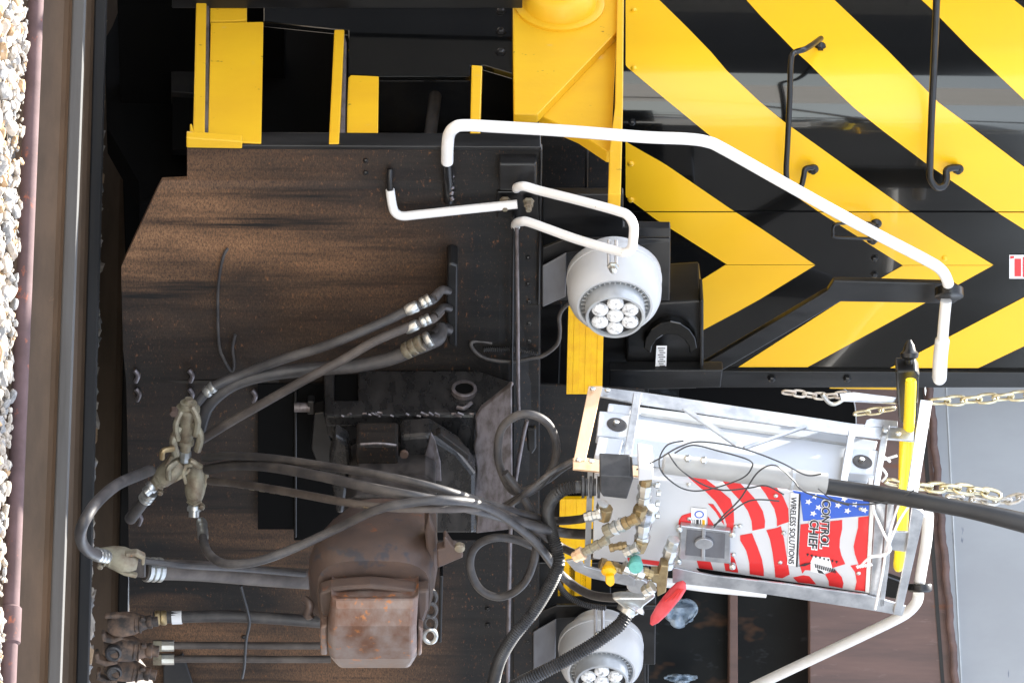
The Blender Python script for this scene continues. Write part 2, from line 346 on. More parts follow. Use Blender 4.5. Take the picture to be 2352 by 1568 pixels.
# unseen dark walls added left and right to darken reflections in the paint
for nm, x0, x1, y0, y1, lb in (('reflection_wall', -11, -10.4, 2, 32, 'long dark wall added left of the locomotive for reflections'), ('reflection_wall', 12.5, 13.1, 4, 40, 'long dark wall added right of the locomotive for reflections')):
    prism(nm, [V((x0, y0, -.42)), V((x1, y0, -.42)), V((x1, y1, -.42)), V((x0, y1, -.42))], UP * 4.8, M_wall, label=lb, cat='wall', group='unseen walls added for reflections')

M_pale = mat('pale_reflection_block', (.74, .72, .68), (.64, .62, .58), .8, 0, (1, 1, 1), .4, .6)
prism('reflection_block', [V((-9, -26, -.42)), V((9, -26, -.42)), V((9, -18, -.42)), V((-9, -18, -.42))], UP * 9, M_pale, label='pale block added far behind the viewer for reflections', cat='reflector')  # unseen sunlit block, added to brighten the reflection on the nose corner
# ------------------------------------------------------------------ the locomotive
LO = thing('locomotive', 'black locomotive front with yellow chevron stripes, dirty plow, steps and white handrails', 'locomotive', O)
# --- pilot plate with plow: columns (py, f, bottom px, top px)
cols = [(338, .0, 430, 1243), (409, .0, 430, 1243), (411, .0, 372, 1243), (430, .005, 362, 1243), (520, .012, 320, 1242), (608, .02, 279, 1242), (640, .022, 279, 1242), (800, .045, 283, 1241),
        (876, .058, 290, 1240), (960, .05, 292, 1240), (1130, .03, 295, 1239), (1240, .018, 296, 1238), (1400, .0, 297, 1236), (1480, 0, 300, 1235), (1530, 0, 340, 1234), (1700, 0, 400, 1232)]
NR = 10; vs, fs = [], []
for py, fo, xb, xt in cols:
    for j in range(NR + 1):
        t = j / NR; xx = xb + (min(xt, 1243) - xb) * t; ff = fo * (1 - t) ** .5
        vs.append(P(xx, py, ff))
nc = len(cols)
for i in range(nc - 1):
    for j in range(NR): a = i * (NR + 1) + j; fs.append([a, a + 1, a + NR + 2, a + NR + 1])
pl = obj('pilot_plate', vs, fs, M_plate, LO, label='dirty black plow and pilot plate dusted brown')
sm = pl.modifiers.new('thick', 'SOLIDIFY'); sm.thickness = .016; sm.offset = 0
plate('seam_strip', [(292, 874), (640, 874), (640, 880), (292, 880)], .062, M_black, pl, th=.003, bev=0)
plate('upper_edge_flange', [(430, 333), (1243, 337), (1243, 346), (430, 343)], .012, M_black, LO, th=.06)
plate('deck_edge_plate', [(1240, 345), (1246, 345), (1240, 700), (1234, 700)], .02, M_black, LO, th=.03)
for x, y in ((840, 367), (840, 395), (520, 560), (748, 568), (748, 498), (1075, 597), (1075, 620), (1213, 590), (1213, 650), (1215, 690), (1215, 740), (1215, 780), (1214, 1340), (1214, 1400), (1212, 1470), (560, 1460), (1120, 1395), (1120, 1432)):
    bolt(x, y, .006, LO, r=.007)
# near-black sheet that paints in the recess shade round the coupler
lb = plate('coupler_recess_shade', [(592, 882), (1180, 882), (1180, 1240), (675, 1240), (675, 1215), (592, 1215)], .066, M_dark, LO, th=.004, bev=0)
plate('carrier_plate', [(676, 880), (682, 880), (682, 1235), (676, 1235)], .075, M_black, LO, th=.01)
# welded stub and bolts at plow bottom
for x, y in ((315, 862), (318, 905), (440, 862), (440, 905), (583, 860), (585, 908), (322, 1190)):
    tube('weld_stub', [P(x - 6, y - 12, .07), P(x + 2, y, .075), P(x - 3, y + 14, .07)], .007, M_scrape, LO, seg=8)
# wires lying on the plow
tube('bent_wire', [P(523, 570, .03), P(512, 592, .04), (P(503, 640, .045)), P(500, 700, .05), P(503, 790, .06), P(515, 826, .065), P(532, 852, .065), P(538, 835, .065), P(534, 800, .06), P(540, 768, .055)], .0045, M_rub, LO, seg=8)
# --- side steps behind the corner: they run back along the side plane
RS = -1.01
R0 = (P(600, 338, 0) - O).dot(LR)
RS = R0
def srec(name, x0, x1, y0, y1, m, r=RS, th=.012, **k): return splate(name, [(x0, y0), (x1, y0), (x1, y1), (x0, y1)], r, m, LO, th=th, **k)
# dark wall of the stepwell, deeper in
splate('stepwell_back', [(395, -250), (1190, -250), (1190, 345), (1060, 345), (1060, 345), (395, 345)], RS + .52, M_dark, LO, th=.02)
plate('stepwell_wall', [(395, -400), (1200, -400), (1200, 20), (395, 20)], -.62, M_black, LO, th=.02)
# black glossy panel above, left of the steps, closes the well: stepped lower edge following the stair
splate('stepwell_side', [(605, -250), (1178, -250), (1178, 170), (1110, 150), (1080, 150), (1080, 175), (870, 175), (800, 170), (800, 70), (605, 50)], RS + .03, M_gloss, LO, th=.02)
n1 = splate('step_edge', [(452, -60), (475, -60), (470, 314), (443, 312)], RS - .03, M_yeld, LO, th=.22, bev=.003)
splate('step_weld', [(475, -60), (481, -60), (478, 312), (470, 312)], RS - .022, M_scrape, LO, th=.10, bev=0)
splate('step_riser', [(482, -60), (567, -60), (567, 47), (482, 50)], RS - .012, M_yeld, LO, th=.012)
splate('step_riser', [(484, 52), (605, 50), (600, 328), (477, 322)], RS - .020, M_yeld, LO, th=.012)
splate('step_edge', [(768, 68), (791, 68), (779, 330), (755, 330)], RS - .02, M_yeld, LO, th=.22)
splate('step_weld', [(791, 80), (796, 100), (792, 330), (780, 330)], RS - .010, M_scrape, LO, th=.2, bev=0)
splate('step_riser', [(800, 178), (806, 172), (870, 175), (868, 334), (796, 332), (797, 250)], RS - .0, M_yeld, LO, th=.012)
splate('step_edge', [(1083, 149), (1108, 151), (1101, 341), (1079, 340)], RS - .0, M_yeld, LO, th=.2)
plate('corner_toe_plate', [(428, 316), (556, 325), (556, 342), (428, 340)], .03, M_yeld, LO, th=.03)
splate('toe_lug', [(436, 284), (441, 284), (448, 318), (436, 318)], RS - .035, M_yeld, LO, th=.03)
cyl('hose_stub', PS(1000, 220, RS + .2), PS(985, 335, RS + .2), .018, M_rub, LO)
for x, y in ((1150, 26), (1150, 73), (1150, 120)):
    p = PS(x, y, RS + .028); bolt(0, 0, 0, LO, r=.011, ax=-LR, p=p)
# --- underframe behind the steps, bracket
splate('underframe_shadow_edge', [(235, -300), (450, -300), (450, 400), (320, 470), (318, 420), (245, 292), (240, 90), (258, 60), (285, -10)], RS + .62, M_dark, LO, th=.1)  # dark underframe sheet; its diagonal edges imitate a shadow outline on the rail
splate('hanger_bracket', [(308, -20), (335, -20), (335, 100), (308, 100)], RS + .57, M_black, LO, th=.03)
splate('hanger_bracket_loop', [(345, -20), (365, -20), (365, 88), (355, 98), (338, 98), (338, 90), (352, 88), (352, -20)], RS + .55, M_black, LO, th=.03)
for x, y in ((372, 15), (372, 45)): bolt(0, 0, 0, LO, r=.012, ax=-LR, p=PS(x, y, RS + .55), m=M_scrape)
splate('tank_side', [(393, -40), (448, -40), (448, 214), (393, 210)], RS + .50, M_under, LO, th=.05)
lbox('underframe', -.7, 1.3, -6, -.75, .75, 1.2, M_under, LO)
# --- yellow side deck box with round cap and gusset
yb = splate('side_box', [(1178, -120), (1420, -120), (1420, 70), (1235, 263), (1180, 262), (1178, 100)], RS + .0, M_yeld, LO, th=.03, label='yellow painted side box')
splate('gusset', [(1417, 72), (1237, 264), (1330, 305), (1393, 347), (1404, 348), (1410, 200)], RS + .03, M_yeld, LO, th=.04)
cp = PS(1285, 12, RS)
lathe('round_cap', cp, -LR, [(0, .128), (.008, .128), (.012, .116), (.012, .106), (.05, .098), (.064, .086), (.068, .072), (.060, .060), (.050, .055), (.048, .001)], M_yeld, LO, seg=48, label='round dished yellow cap')
splate('side_flange', [(1420, -120), (1434, -120), (1431, 240), (1426, 446), (1397, 444), (1400, 345), (1413, 240)], RS - .02, M_yeld, LO, th=.05)
plate('deck_front_wall', [(1240, 300), (1400, 300), (1400, 700), (1240, 700)], -.30, M_plate, LO, th=.02)
plate('deck_front_post', [(1345, 300), (1352, 300), (1350, 450), (1343, 450)], -.18, M_black, LO, th=.01)
lbox('deck', -.88, 1.3, -7, -.32, 1.2, 1.32, M_black, LO)
plate('deck_front_black', [(1236, 440), (1430, 440), (1432, 524), (1540, 524), (1540, 845), (1600, 850), (1600, 892), (1490, 895), (1490, 2000), (1236, 2000)], -.34, M_black, LO, th=.02)
# --- nose: vertical skin following a plan outline (r, f)
FN = -.69
rl = (P(1800, 310, FN) - O).dot(LR); rr_ = (P(1800, 889, FN) - O).dot(LR)
prof = [(rr_, FN - 1.1), (rr_, FN - .03), (rr_ - .03, FN)]
RC = .19
for i in range(0, 17):
    a = i / 16 * math.pi / 2; prof.append((rl - RC * math.sin(a), FN - RC + RC * math.cos(a)))
prof.append((rl - RC, FN - .6)); prof.append((rl - RC, FN - 1.1))
prof2 = [(O + LR * r + FW * f_) for r, f_ in prof]
def nose_hit(px, py, off=0.0):
    d = ray(px, py); best = None
    for i in range(len(prof2) - 1):
        a, b = prof2[i], prof2[i + 1]; e = b - a; n = V((e.y, -e.x, 0)).normalized()
        dn = d.dot(n)
        if abs(dn) < 1e-6: continue
        t = (a - CAM).dot(n) / dn; p = CAM + d * t; u = (p - a).dot(e) / e.dot(e)
        if -.002 <= u <= 1.002 and (best is None or t < best[0]): best = (t, p, n if n.dot(d) < 0 else -n)
    if best is None: return P(px, py, FN) + FW * off
    return best[1] + best[2] * off
ZB = P(1436, 300, FN).z; ZT = 3.15
vs = []; n = len(prof2)
for z in (ZB - .02, ZT): vs += [V((p.x, p.y, z)) for p in prof2]
fs = [[i, (i + 1) % n, n + (i + 1) % n, n + i] for i in range(n)] + [list(range(n, 2 * n)), list(range(n))]
NO = obj('nose', vs, fs, M_gloss, LO, smooth=True, label='glossy black nose with yellow diagonal chevrons')
lbox('dark_view_block', -.95, 1.25, -1.1, -1.0, .012, .5, M_dark, LO)  # dark block added behind the plow to hide bright sunlit ground
lbox('cab', -1.32, 1.38, -6.0, FN - 1.12, 1.33, 4.5, M_gloss, LO)
def interp(pts, y):
    pts = sorted(pts, key=lambda q: q[1])
    if y <= pts[0][1]: a, b = pts[0], pts[1]
    elif y >= pts[-1][1]: a, b = pts[-2], pts[-1]
    else:
        for a, b in zip(pts, pts[1:]):
            if a[1] <= y <= b[1]: break
    t = (y - a[1]) / (b[1] - a[1]); return a[0] + (b[0] - a[0]) * t
def stripe(left, right, y0, y1, xmin=1437, xmax=2790, step=6):
    ys = [y0 + (y1 - y0) * i / max(1, int((y1 - y0) / step)) for i in range(int((y1 - y0) / step) + 1)]
    vs = []; 
    for y in ys:
        a = max(xmin, interp(left, y)) if left else xmin; b = min(xmax, interp(right, y)) if right else xmax
        b = max(a + .01, b)
        for xx in (a, b): vs.append(nose_hit(xx, y, .0016))
    if any(v is None for v in vs): return
    fs = [[2 * i, 2 * i + 1, 2 * i + 3, 2 * i + 2] for i in range(len(ys) - 1)]
    obj('yellow_stripe', vs, fs, M_yel, NO, smooth=True)
A_r = [(1512.6, 0), (1579, 65), (1634, 121.6), (1670, 164), (1745, 234), (1803, 281), (1882, 337), (1951, 387), (2019, 435), (2089, 484.5), (2173, 541), (2282, 608)]
A_l = [(1434, 150), (1500, 205), (1629, 310), (1781, 418), (1886, 489.6), (1961, 537), (1999, 562), (2074, 609)]
B_r = [(1437, 325), (1528, 376.6), (1675, 477), (1745, 522), (1873, 608)]
B_l = [(1430, 446), (1476.7, 481), (1506, 503), (1560.6, 537), (1668.5, 606)]
C_l = [(1713, 0), (1745, 36), (1820, 113), (1858, 147), (1916, 205), (1964, 250), (2029, 301), (2127, 375), (2180, 411), (2300, 493), (2352, 526), (2480, 606)]
C_r = [(1915, 0), (2036, 114.7), (2122, 202), (2156, 236), (2231, 291), (2352, 383), (2700, 608)]
D_l = [(2115, 0), (2141, 24), (2228, 113), (2290, 171), (2352, 229), (2470, 330), (2890, 608)]
D_r = [(2327, 0), (2352, 20), (2470, 130)]
NY0 = -260
stripe(None, A_r, NY0, 150); stripe(A_l, A_r, 150, 608)
stripe(None, B_r, 323, 446); stripe(B_l, B_r, 446, 607)
stripe(C_l, C_r, NY0, 607); stripe(D_l, D_r, NY0, 607)
E_l = [(1490, -60), (1512, 0)]
stripe([(2074, 609), (1921, 697), (1702, 838)], [(2282, 608), (2117, 699), (1855, 842)], 609, 842)
stripe([(1668.5, 606), (1538, 688), (1437, 752)], [(1873, 608), (1745, 686.6), (1692, 716), (1615, 757), (1437, 858)], 608, 842)
stripe([(2480, 606), (2352, 682), (2272, 724), (2048, 842)], [(2700, 608), (2352, 794), (2243, 846)], 608, 844)
# seams, edge band, bolts
def nplate(name, pix, off, m, th=.006, parent=None, bev=.0015, **k):
    pts = [nose_hit(x, y, off) for x, y in pix]; return prism(name, pts, -FW * th, m, parent or NO, bev=bev, **k)
nplate('door_seam', [(1437, 484.5), (2900, 486), (2900, 487.5), (1437, 486)], .003, M_dark, th=.002, bev=0)
nplate('door_seam', [(1437, 690), (1600, 690), (1600, 691.5), (1437, 691.5)], .003, M_dark, th=.002, bev=0)
nplate('edge_band', [(1400, 845), (2900, 852), (2900, 884), (1400, 884)], .012, M_black, th=.015)
for x, y in ((1772, 862), (1945, 862), (1620, 862)): bolt(0, 0, 0, NO, r=.011, p=nose_hit(x, y, .012), h=.010)
for x, y in ((2008, 593), (2008, 630), (1452, 280)): bolt(0, 0, 0, NO, r=.009, p=nose_hit(x, y, .001), h=.008)
for x, y, yel in ((1456, 26, 1), (1456, 158, 1), (1449, 375, 1), (1449, 458, 1), (2170, 592, 1)):
    p = nose_hit(x, y, .002); lathe('rivet', p, FW, [(0, .010), (.003, .009), (.006, .005), (.0065, .001)], M_yel if yel else M_black, NO, seg=14)
# hinge along the right door seam
for i in range(7):
    y0 = 700; x0 = 2180 + i * 40
# grab irons on the nose
def grab(pts, r, pads, nm='grab_iron'):
    g_ = tube(nm, pts, r, M_black, LO, sub=6, seg=12)
    for p in pads:
        lathe('grab_pad', p, FW, [(0, .017), (.006, .017), (.010, .013), (.014, .008), (.02, .008), (.02, .004)], M_black, g_, seg=16)
def nh(x, y, o): return nose_hit(x, y, 0) + FW * o * .7 - RW * o * .6
q1 = nose_hit(1884, 107, .0); q2 = nose_hit(1867, 387, .0)
grab([q1 + (nose_hit(1884, 107, .03) - q1), P(1852, 112, FN + .0), P(1826, 121, FN + .03), P(1817, 140, FN + .06), P(1814, 220, FN + .08), P(1809, 330, FN + .08), P(1806, 400, FN + .08), P(1815, 432, FN + .07), P(1838, 430, FN + .05), P(1846, 405, FN + .04), P(1850, 388, FN + .03), P(1867, 385, FN + .02)], .0085, [q1, q2])
q3 = nose_hit(2200, 387, .0)
grab([P(2152, -120, FN + .08), P(2151, 0, FN + .08), P(2145, 150, FN + .08), P(2140, 260, FN + .08), P(2136, 380, FN + .08), P(2137, 410, FN + .08), P(2150, 429, FN + .08), P(2167, 428, FN + .07), P(2174, 412, FN + .05), P(2174, 392, FN + .03), P(2185, 386, FN + .02), P(2200, 385, FN + .015)], .0105, [q3])
q4 = nose_hit(2012, 512, .0); q5 = nose_hit(2004, 548, 0)
grab([q4 + FW * .01, P(1990, 512, FN + .04), P(1925, 514, FN + .05), P(1914, 522, FN + .05), P(1914, 535, FN + .05), P(1920, 545, FN + .05), P(1990, 548, FN + .04), q5 + FW * .01], .0045, [q4, q5])
# small red and white sticker
st = nplate('sticker', [(2318, 584), (2500, 584), (2500, 638), (2318, 638)], .004, M_wht, th=.002, bev=0, label='white sticker with red print')
for a in ([(2330, 592), (2345, 592), (2345, 632), (2330, 632)], [(2349, 588), (2500, 588), (2500, 634), (2349, 634)], [(2320, 586), (2329, 586), (2329, 590), (2320, 592)]):
    nplate('sticker_print', a, .0055, M_red, th=.001, bev=0)
# bracket arm carrying the rail post
arm = plate('post_bracket', [(1600, 846), (1900, 668), (1915, 645), (2185, 652), (2205, 665), (2208, 685), (2190, 697), (1930, 693), (1640, 862)], -.40, M_black, LO, th=.02)
lathe('post_flange', P(2180, 672, -.30), CD * .6 + UP * .0 - FW * -.3, [(-.012, .042), (.012, .042), (.016, .036)], M_black, arm, seg=28)
# headlight bracket box right of the left lamp
hb = plate('marker_box', [(1440, 700), (1610, 690), (1615, 735), (1612, 850), (1440, 852)], -.30, M_black, LO, th=.18, bev=.006)
arc = [(1470 + 0, 812)]
for i in range(9):
    a = math.pi * (1 - i / 8); arc.append((1540 + 62 * math.cos(a), 800 - 62 * math.sin(a)))
arc2 = [(1540 + 45 * math.cos(math.pi * i / 8), 812 - 45 * math.sin(math.pi * i / 8)) for i in range(9)]
plate('arched_guard', arc[1:] + arc2, -.27, M_gloss, hb, th=.03)
plate('marker_box_lip', [(1608, 690), (1616, 690), (1616, 852), (1608, 852)], -.26, M_black, hb, th=.1)
tg = plate('paper_tag', [(1508, 794), (1532, 794), (1530, 849), (1505, 848)], -.268, M_wht, hb, th=.001, bev=0, label='white printed tag')
for i in range(10):
    y = 799 + i * 5; plate('tag_print', [(1511 + (i % 3) * 2, y), (1528 - (i % 2) * 4, y), (1528 - (i % 2) * 4, y + 1.6), (1511 + (i % 3) * 2, y + 1.6)], -.2665, M_ink, tg, th=.0005, bev=0)
plate('side_rail_bar', [(1400, 850), (1660, 850), (1655, 890), (1400, 895)], -.25, M_black, LO, th=.04)
# --- white handrails
def R(pts, r, name='handrail', m=None, **k): return tube(name, [P(*q) for q in pts], r, m or M_white, LO, sub=8, seg=20, **k)
R([(1027, 372, .06), (1028, 335, .08), (1032, 308, .09), (1045, 293, .10), (1068, 288, .10), (1150, 292, .10), (1300, 301, .09), (1480, 315, .06), (1575, 319, .04), (1625, 326, .03), (1665, 344, .02), (1800, 420, -.05), (1980, 520, -.15), (2120, 593, -.25), (2160, 618, -.28), (2176, 645, -.29), (2179, 672, -.30)], .0168)
R([(1027, 360, .058), (1028, 385, .045), (1031, 425, .03), (1031, 460, .015)], .0150, 'handrail_foot', M_black)
for i in range(5): tube('weld_bead', [P(1036 + (i % 2) * 3, 400 + i * 13, .035), P(1040 - (i % 2) * 4, 408 + i * 13, .04)], .006, M_scrape, LO, sub=1, seg=8)
R([(2173, 690, -.28), (2168, 740, -.27), (2164, 790, -.26)], .0165, 'handrail_post')
R([(2165, 778, -.26), (2160, 820, -.26), (2158, 862, -.25), (2157, 868, -.25)], [.017] + [.0215] * 22 + [.018, .012], 'handrail_socket')
R([(896, 388, .02), (895, 410, .03), (896, 440, .035)], .0088, 'handrail_stub', M_black)
R([(896, 436, .035), (901, 470, .045), (908, 488, .048), (925, 496, .05), (960, 493, .05), (1080, 480, .05), (1188, 469, .05)], .0128)
R([(1186, 433, .03), (1189, 430, .06), (1205, 428, .085), (1240, 438, .11), (1340, 463, .20), (1420, 485, .27), (1443, 496, .29), (1455, 518, .30), (1454, 550, .30), (1450, 570, .30), (1436, 580, .30), (1412, 575, .28), (1320, 548, .20), (1220, 512, .11), (1198, 509, .085), (1186, 513, .05), (1184, 520, .03)], .0132)
for x, y in ((1160, 463), (1214, 465)):
    lathe('brass_nut', P(x, y - 4, .03), FW * .8 + CD * .4, [(0, .016), (.004, .016), (.005, .013), (.02, .013), (.022, .009), (.035, .008)], M_glad, LO, seg=6, smooth=False)
# right handrail
R([(2132, 1180, .1), (2128, 1240, .08), (2118, 1300, .06), (2112, 1336, .05)], .0165, 'handrail_post')
R([(2110, 1362, .04), (2105, 1382, .04), (2088, 1402, .03), (2060, 1420, .02), (1980, 1459, -.03), (1850, 1520, -.1), (1740, 1572, -.16), (1600, 1640, -.25)], .0165)
lathe('post_flange', P(2113, 1343, .05), CD, [(-.004, .034), (0, .036), (.014, .036), (.02, .030)], M_black, LO, seg=28)
R([(1440, 1330, -.2), (1560, 1340, -.2), (1640, 1350, -.2), (1760, 1361, -.2)], .015)
# black blocks behind handrail feet
plate('rail_anchor_block', [(1146, 376), (1233, 376), (1233, 440), (1146, 438)], .05, M_black, LO, th=.05, bev=.006)
plate('rail_anchor_plate', [(1142, 440), (1236, 440), (1238, 505), (1142, 500)], .02, M_black, LO, th=.02)
# --- lamp brackets
def lamp_bracket(dx, dy, s):
    def t(q): return ((q[0] - 1415) * s + 1415 + dx, (q[1] - 640) * s + 640 + dy)
    b = plate('lamp_bracket', [t(q) for q in ((1246, 446), (1432, 446), (1432, 522), (1540, 524), (1538, 690), (1246, 690), (1246, 600))], -.06 , M_black, LO, th=.03)
    plate('bracket_side', [t(q) for q in ((1246, 612), (1301, 581), (1300, 682), (1246, 706))], .02, M_lampg if False else M_brk, b, th=.006)
    plate('bracket_top', [t(q) for q in ((1246, 570), (1301, 548), (1540, 548), (1540, 556), (1301, 582), (1246, 612))], .0, M_black, b, th=.01)
M_brk = mat('satin_grey_bracket', (.16, .165, .18), (.12, .12, .13), .35, .3, (8, 8, 20), .4, .7)
lamp_bracket(0, 0, 1); lamp_bracket(-28, 838, .96)
def ditch_light(cx_, cy_, s, label):
    ang = math.radians(46)
    ax = (V((math.sin(ang), -math.cos(ang), 0)) ).normalized()
    c = P(cx_, cy_, .22)
    h = lathe('ditch_light', c, ax, [(x * s, r * s) for x, r in [(-.23, .06), (-.228, .09), (-.180, .103), (-.176, .126), (-.170, .1315), (-.150, .1318), (-.149, .1335), (-.144, .1335), (-.143, .1318), (-.105, .1318), (-.080, .1295), (-.062, .123), (-.047, .113), (-.041, .105), (-.042, .099), (-.052, .095), (-.085, .092)]], M_lamp, LO, seg=64, label=label)
    lathe('lamp_barrel', c, ax, [(x * s, r * s) for x, r in [(-.12, .081), (-.004, .0835), (0, .0815), (0, .0745), (-.012, .0735)]], M_lampg, h, seg=64)
    lathe('lamp_face', c, ax, [(x * s, r * s) for x, r in [(-.02, .074), (-.0115, .073)]], M_ink, h, seg=48)
    lathe('shell_ring', c, ax, [(x * s, r * s) for x, r in [(-.075, .0955), (-.046, .0965), (-.043, .0950), (-.075, .0945)]], M_lampg, h, seg=48)
    up = CX - ax * CX.dot(ax); up.normalize(); sd_ = ax.cross(up)
    # cooling fins between barrel and shell
    pr = []
    for i in range(36):
        a = 2 * math.pi * i / 36; e = (up * math.cos(a) + sd_ * math.sin(a)); tt = (-up * math.sin(a) + sd_ * math.cos(a))
        p0 = c + ax * (-.080 * s)
        quad = [p0 + e * .080 * s - tt * .0016, p0 + e * .095 * s - tt * .0016, p0 + e * .095 * s + tt * .0016, p0 + e * .080 * s + tt * .0016]
        pr.append(prism_vf(quad, ax * .030 * s))
    v, f = merge(pr); obj('cooling_fins', v, f, M_lamp, h)
    lathe('fin_gap', c, ax, [(-.10 * s, .082 * s), (-.084 * s, .094 * s)], M_dark, h, seg=48)
    for k in range(7):
        a = math.pi / 6 + (k - 1) * math.pi / 3 + math.pi / 3 * .5 * 0
        off = V((0, 0, 0)) if k == 0 else (up * math.cos(a) + sd_ * math.sin(a)) * .0485 * s
        lathe('lamp_optic', c + off, ax, [(x * s, r * s) for x, r in [(-.011, .0235), (-.004, .0235), (-.001, .021), (.002, .014), (.003, .006), (.0032, .001)]], M_lens, h, seg=24)
    # clamp bolt and two straps on top
    for dx in (-14, 14):
        tube('clamp_strap', [P(cx_ + dx * .6 - 6, cy_ - 178 * s, .19), P(cx_ + dx * .6 - 6, cy_ - 118 * s, .24)], .005, M_alu, h, sub=1, seg=6)
    q = P(cx_ - 5, cy_ - 118 * s, .27)
    lathe('clamp_bolt', q, ax * .4 + FW * .6, [(0, .016), (.006, .016), (.007, .011), (.02, .011), (.03, .005)], M_zinc, h, seg=6, smooth=False)
ditch_light(1413, 729, 1.0, 'round pale grey lamp with seven lenses under the left white rail')
ditch_light(1382, 1568, .95, 'round pale grey lamp with seven lenses at the right end, cut by the frame')
# cables by the left lamp
tube('lamp_cable', [P(1322, 690, .03), P(1300, 702, .03), P(1285, 725, .03), P(1286, 760, .03), P(1280, 790, .03), P(1250, 815, .03), P(1222, 822, .03), P(1170, 830, .03), P(1120, 824, .03), P(1092, 808, .03), P(1082, 790, .03), P(1095, 783, .02), P(1130, 788, .02)], .0058, M_rub, LO, seg=10)
ribbed('lamp_cable', [P(1110, 803, .03), P(1150, 802, .03), P(1185, 803, .03), P(1235, 812, .03)], .006, M_cond, LO)
# yellow tread edges, with ribs
def tread(x0, x1, x2, x3, y0, y1, f):
    t = None
    for i in range(6):
        a0 = x0 + (x1 - x0) * i / 6; a1 = x0 + (x1 - x0) * (i + 1) / 6 - .1; b0 = x2 + (x3 - x2) * i / 6; b1 = x2 + (x3 - x2) * (i + 1) / 6 - .1
        q = plate('tread_strip', [(a0, y0), (a1, y0), (b1, y1), (b0, y1)], f + .001 * (i % 2), M_refl, LO, th=.014, bev=.0004)
tread(1306, 1388, 1301, 1383, 690, 905, -.06)
tread(1286, 1364, 1281, 1357, 1146, 1368, -.06)
# dark coupler-side structures
plate('buffer_beam_top', [(1175, 880), (1480, 895), (1485, 2000), (1175, 2000)], -.10, M_plate, LO, th=.01)
plate('beam_upright', [(1181, 700), (1240, 700), (1238, 1560), (1178, 1560)], .012, M_plate, LO, th=.01)
# angled plate under the wires on the left side of coupler
M_cast = mat('greasy_black_casting', (.016, .016, .0165), (.04, .037, .036), .33, .1, (12, 12, 26), .42, .7, bump=.4, bscale=(45, 45, 45), bdist=.003, rvar=.08)
ho = plate('pocket_front', [(748, 952), (1096, 952), (1092, 1000), (1092, 1085), (1098, 1225), (1000, 1225), (930, 1190), (800, 1150), (800, 1050), (752, 1000)], .24, M_cast, LO, th=.03, bev=.01, label='coupler pocket front, greasy black')
# pocket left cheek (faces left)
RP = (P(900, 952, .24) - O).dot(LR)
ck = splate('pocket_cheek', [(744, 850), (768, 850), (768, 918), (822, 918), (822, 850), (1098, 850), (1175, 876), (1100, 952), (748, 955), (744, 900)], RP, M_cast, LO, th=.04, bev=.006)
splate('cheek_opening', [(766, 845), (824, 845), (824, 920), (766, 920)], RP + .02, M_dark, ck, th=.01, bev=0)
hp = PS(1066, 900, RP)
lathe('cheek_collar', hp, -LR, [(0, .036), (.014, .036), (.016, .033), (.016, .027), (-.03, .025)], M_scrape, ck, seg=32)
lathe('cheek_bore', hp, -LR, [(0, .026), (.011, .026)], M_dark, ck, seg=24)
tube('weld_bead', [PS(1050, 935, RP - .01), PS(1066, 937, RP - .012), PS(1082, 925, RP - .01)], .006, M_scrape, ck, seg=8)
tube('weld_bead', [PS(1108, 952, RP - .005), PS(1140, 920, RP - .006), PS(1175, 880, RP - .005)], .007, M_scrape, ck, seg=8)
random.seed(3)
for i in range(26):
    x = random.uniform(770, 1090); tube('weld_bead', [P(x, 950 + random.uniform(-4, 5), .248), P(x + random.uniform(4, 12), 952 + random.uniform(-4, 5), .25)], .0035, M_scrape, ho, sub=1, seg=6)
plate('torn_plate', [(1092, 960), (1105, 940), (1176, 884), (1178, 1215), (1120, 1222), (1093, 1225), (1096, 1190), (1089, 1130), (1095, 1080), (1088, 1030), (1094, 1000)], .27, M_scrape, LO, th=.02, bev=.004)
plate('lower_lug', [(722, 950), (744, 946), (760, 1010), (800, 1052), (800, 1120), (770, 1120), (735, 1080), (715, 1030)], .17, M_black, LO, th=.05)
cyl('pin_end', P(676, 935, .12), P(712, 935, .12), .014, M_scrape, LO)
plate('pin_block', [(706, 922), (722, 922), (722, 952), (706, 952)], .13, M_black, LO, th=.03)
# uncoupling rod, and light vertical channel
tube('uncoupling_rod', [P(1187, 522, .06), P(1189, 700, .08), P(1190, 880, .12), P(1192, 960, .14)], .0055, M_scrape, LO, sub=4, seg=10)
tube('uncoupling_rod', [P(1210, 965, .20), P(1200, 1010, .20), P(1186, 1090, .20), P(1178, 1150, .2), P(1172, 1230, .18), P(1170, 1340, .16), P(1166, 1600, .12)], .0065, M_scrape, LO, sub=4, seg=10)
plate('hook_plate', [(1208, 985), (1232, 985), (1232, 1030), (1222, 1045), (1212, 1035)], .16, M_black, LO, th=.02, bev=.005)
plate('angle_iron', [(1176, 500), (1182, 500), (1178, 960), (1172, 960)], .05, M_black, LO, th=.02)
# hose manifold plate
plate('hose_manifold', [(1028, 608), (1036, 604), (1052, 610), (1050, 800), (1030, 790), (1024, 700)], .10, M_black, LO, th=.09, bev=.006)
plate('lower_plate', [(1010, 1322), (1018, 1322), (1014, 1476), (1006, 1476)], .10, M_black, LO, th=.05)

# ------------------------------------------------------------------ coupler
KO = thing('knuckle_coupler', 'rusty brown knuckle coupler hanging out in front of the pilot', 'coupler', P(860, 1360, .8))
def kp(pts, f): return [P(x, y, f) for x, y in pts]
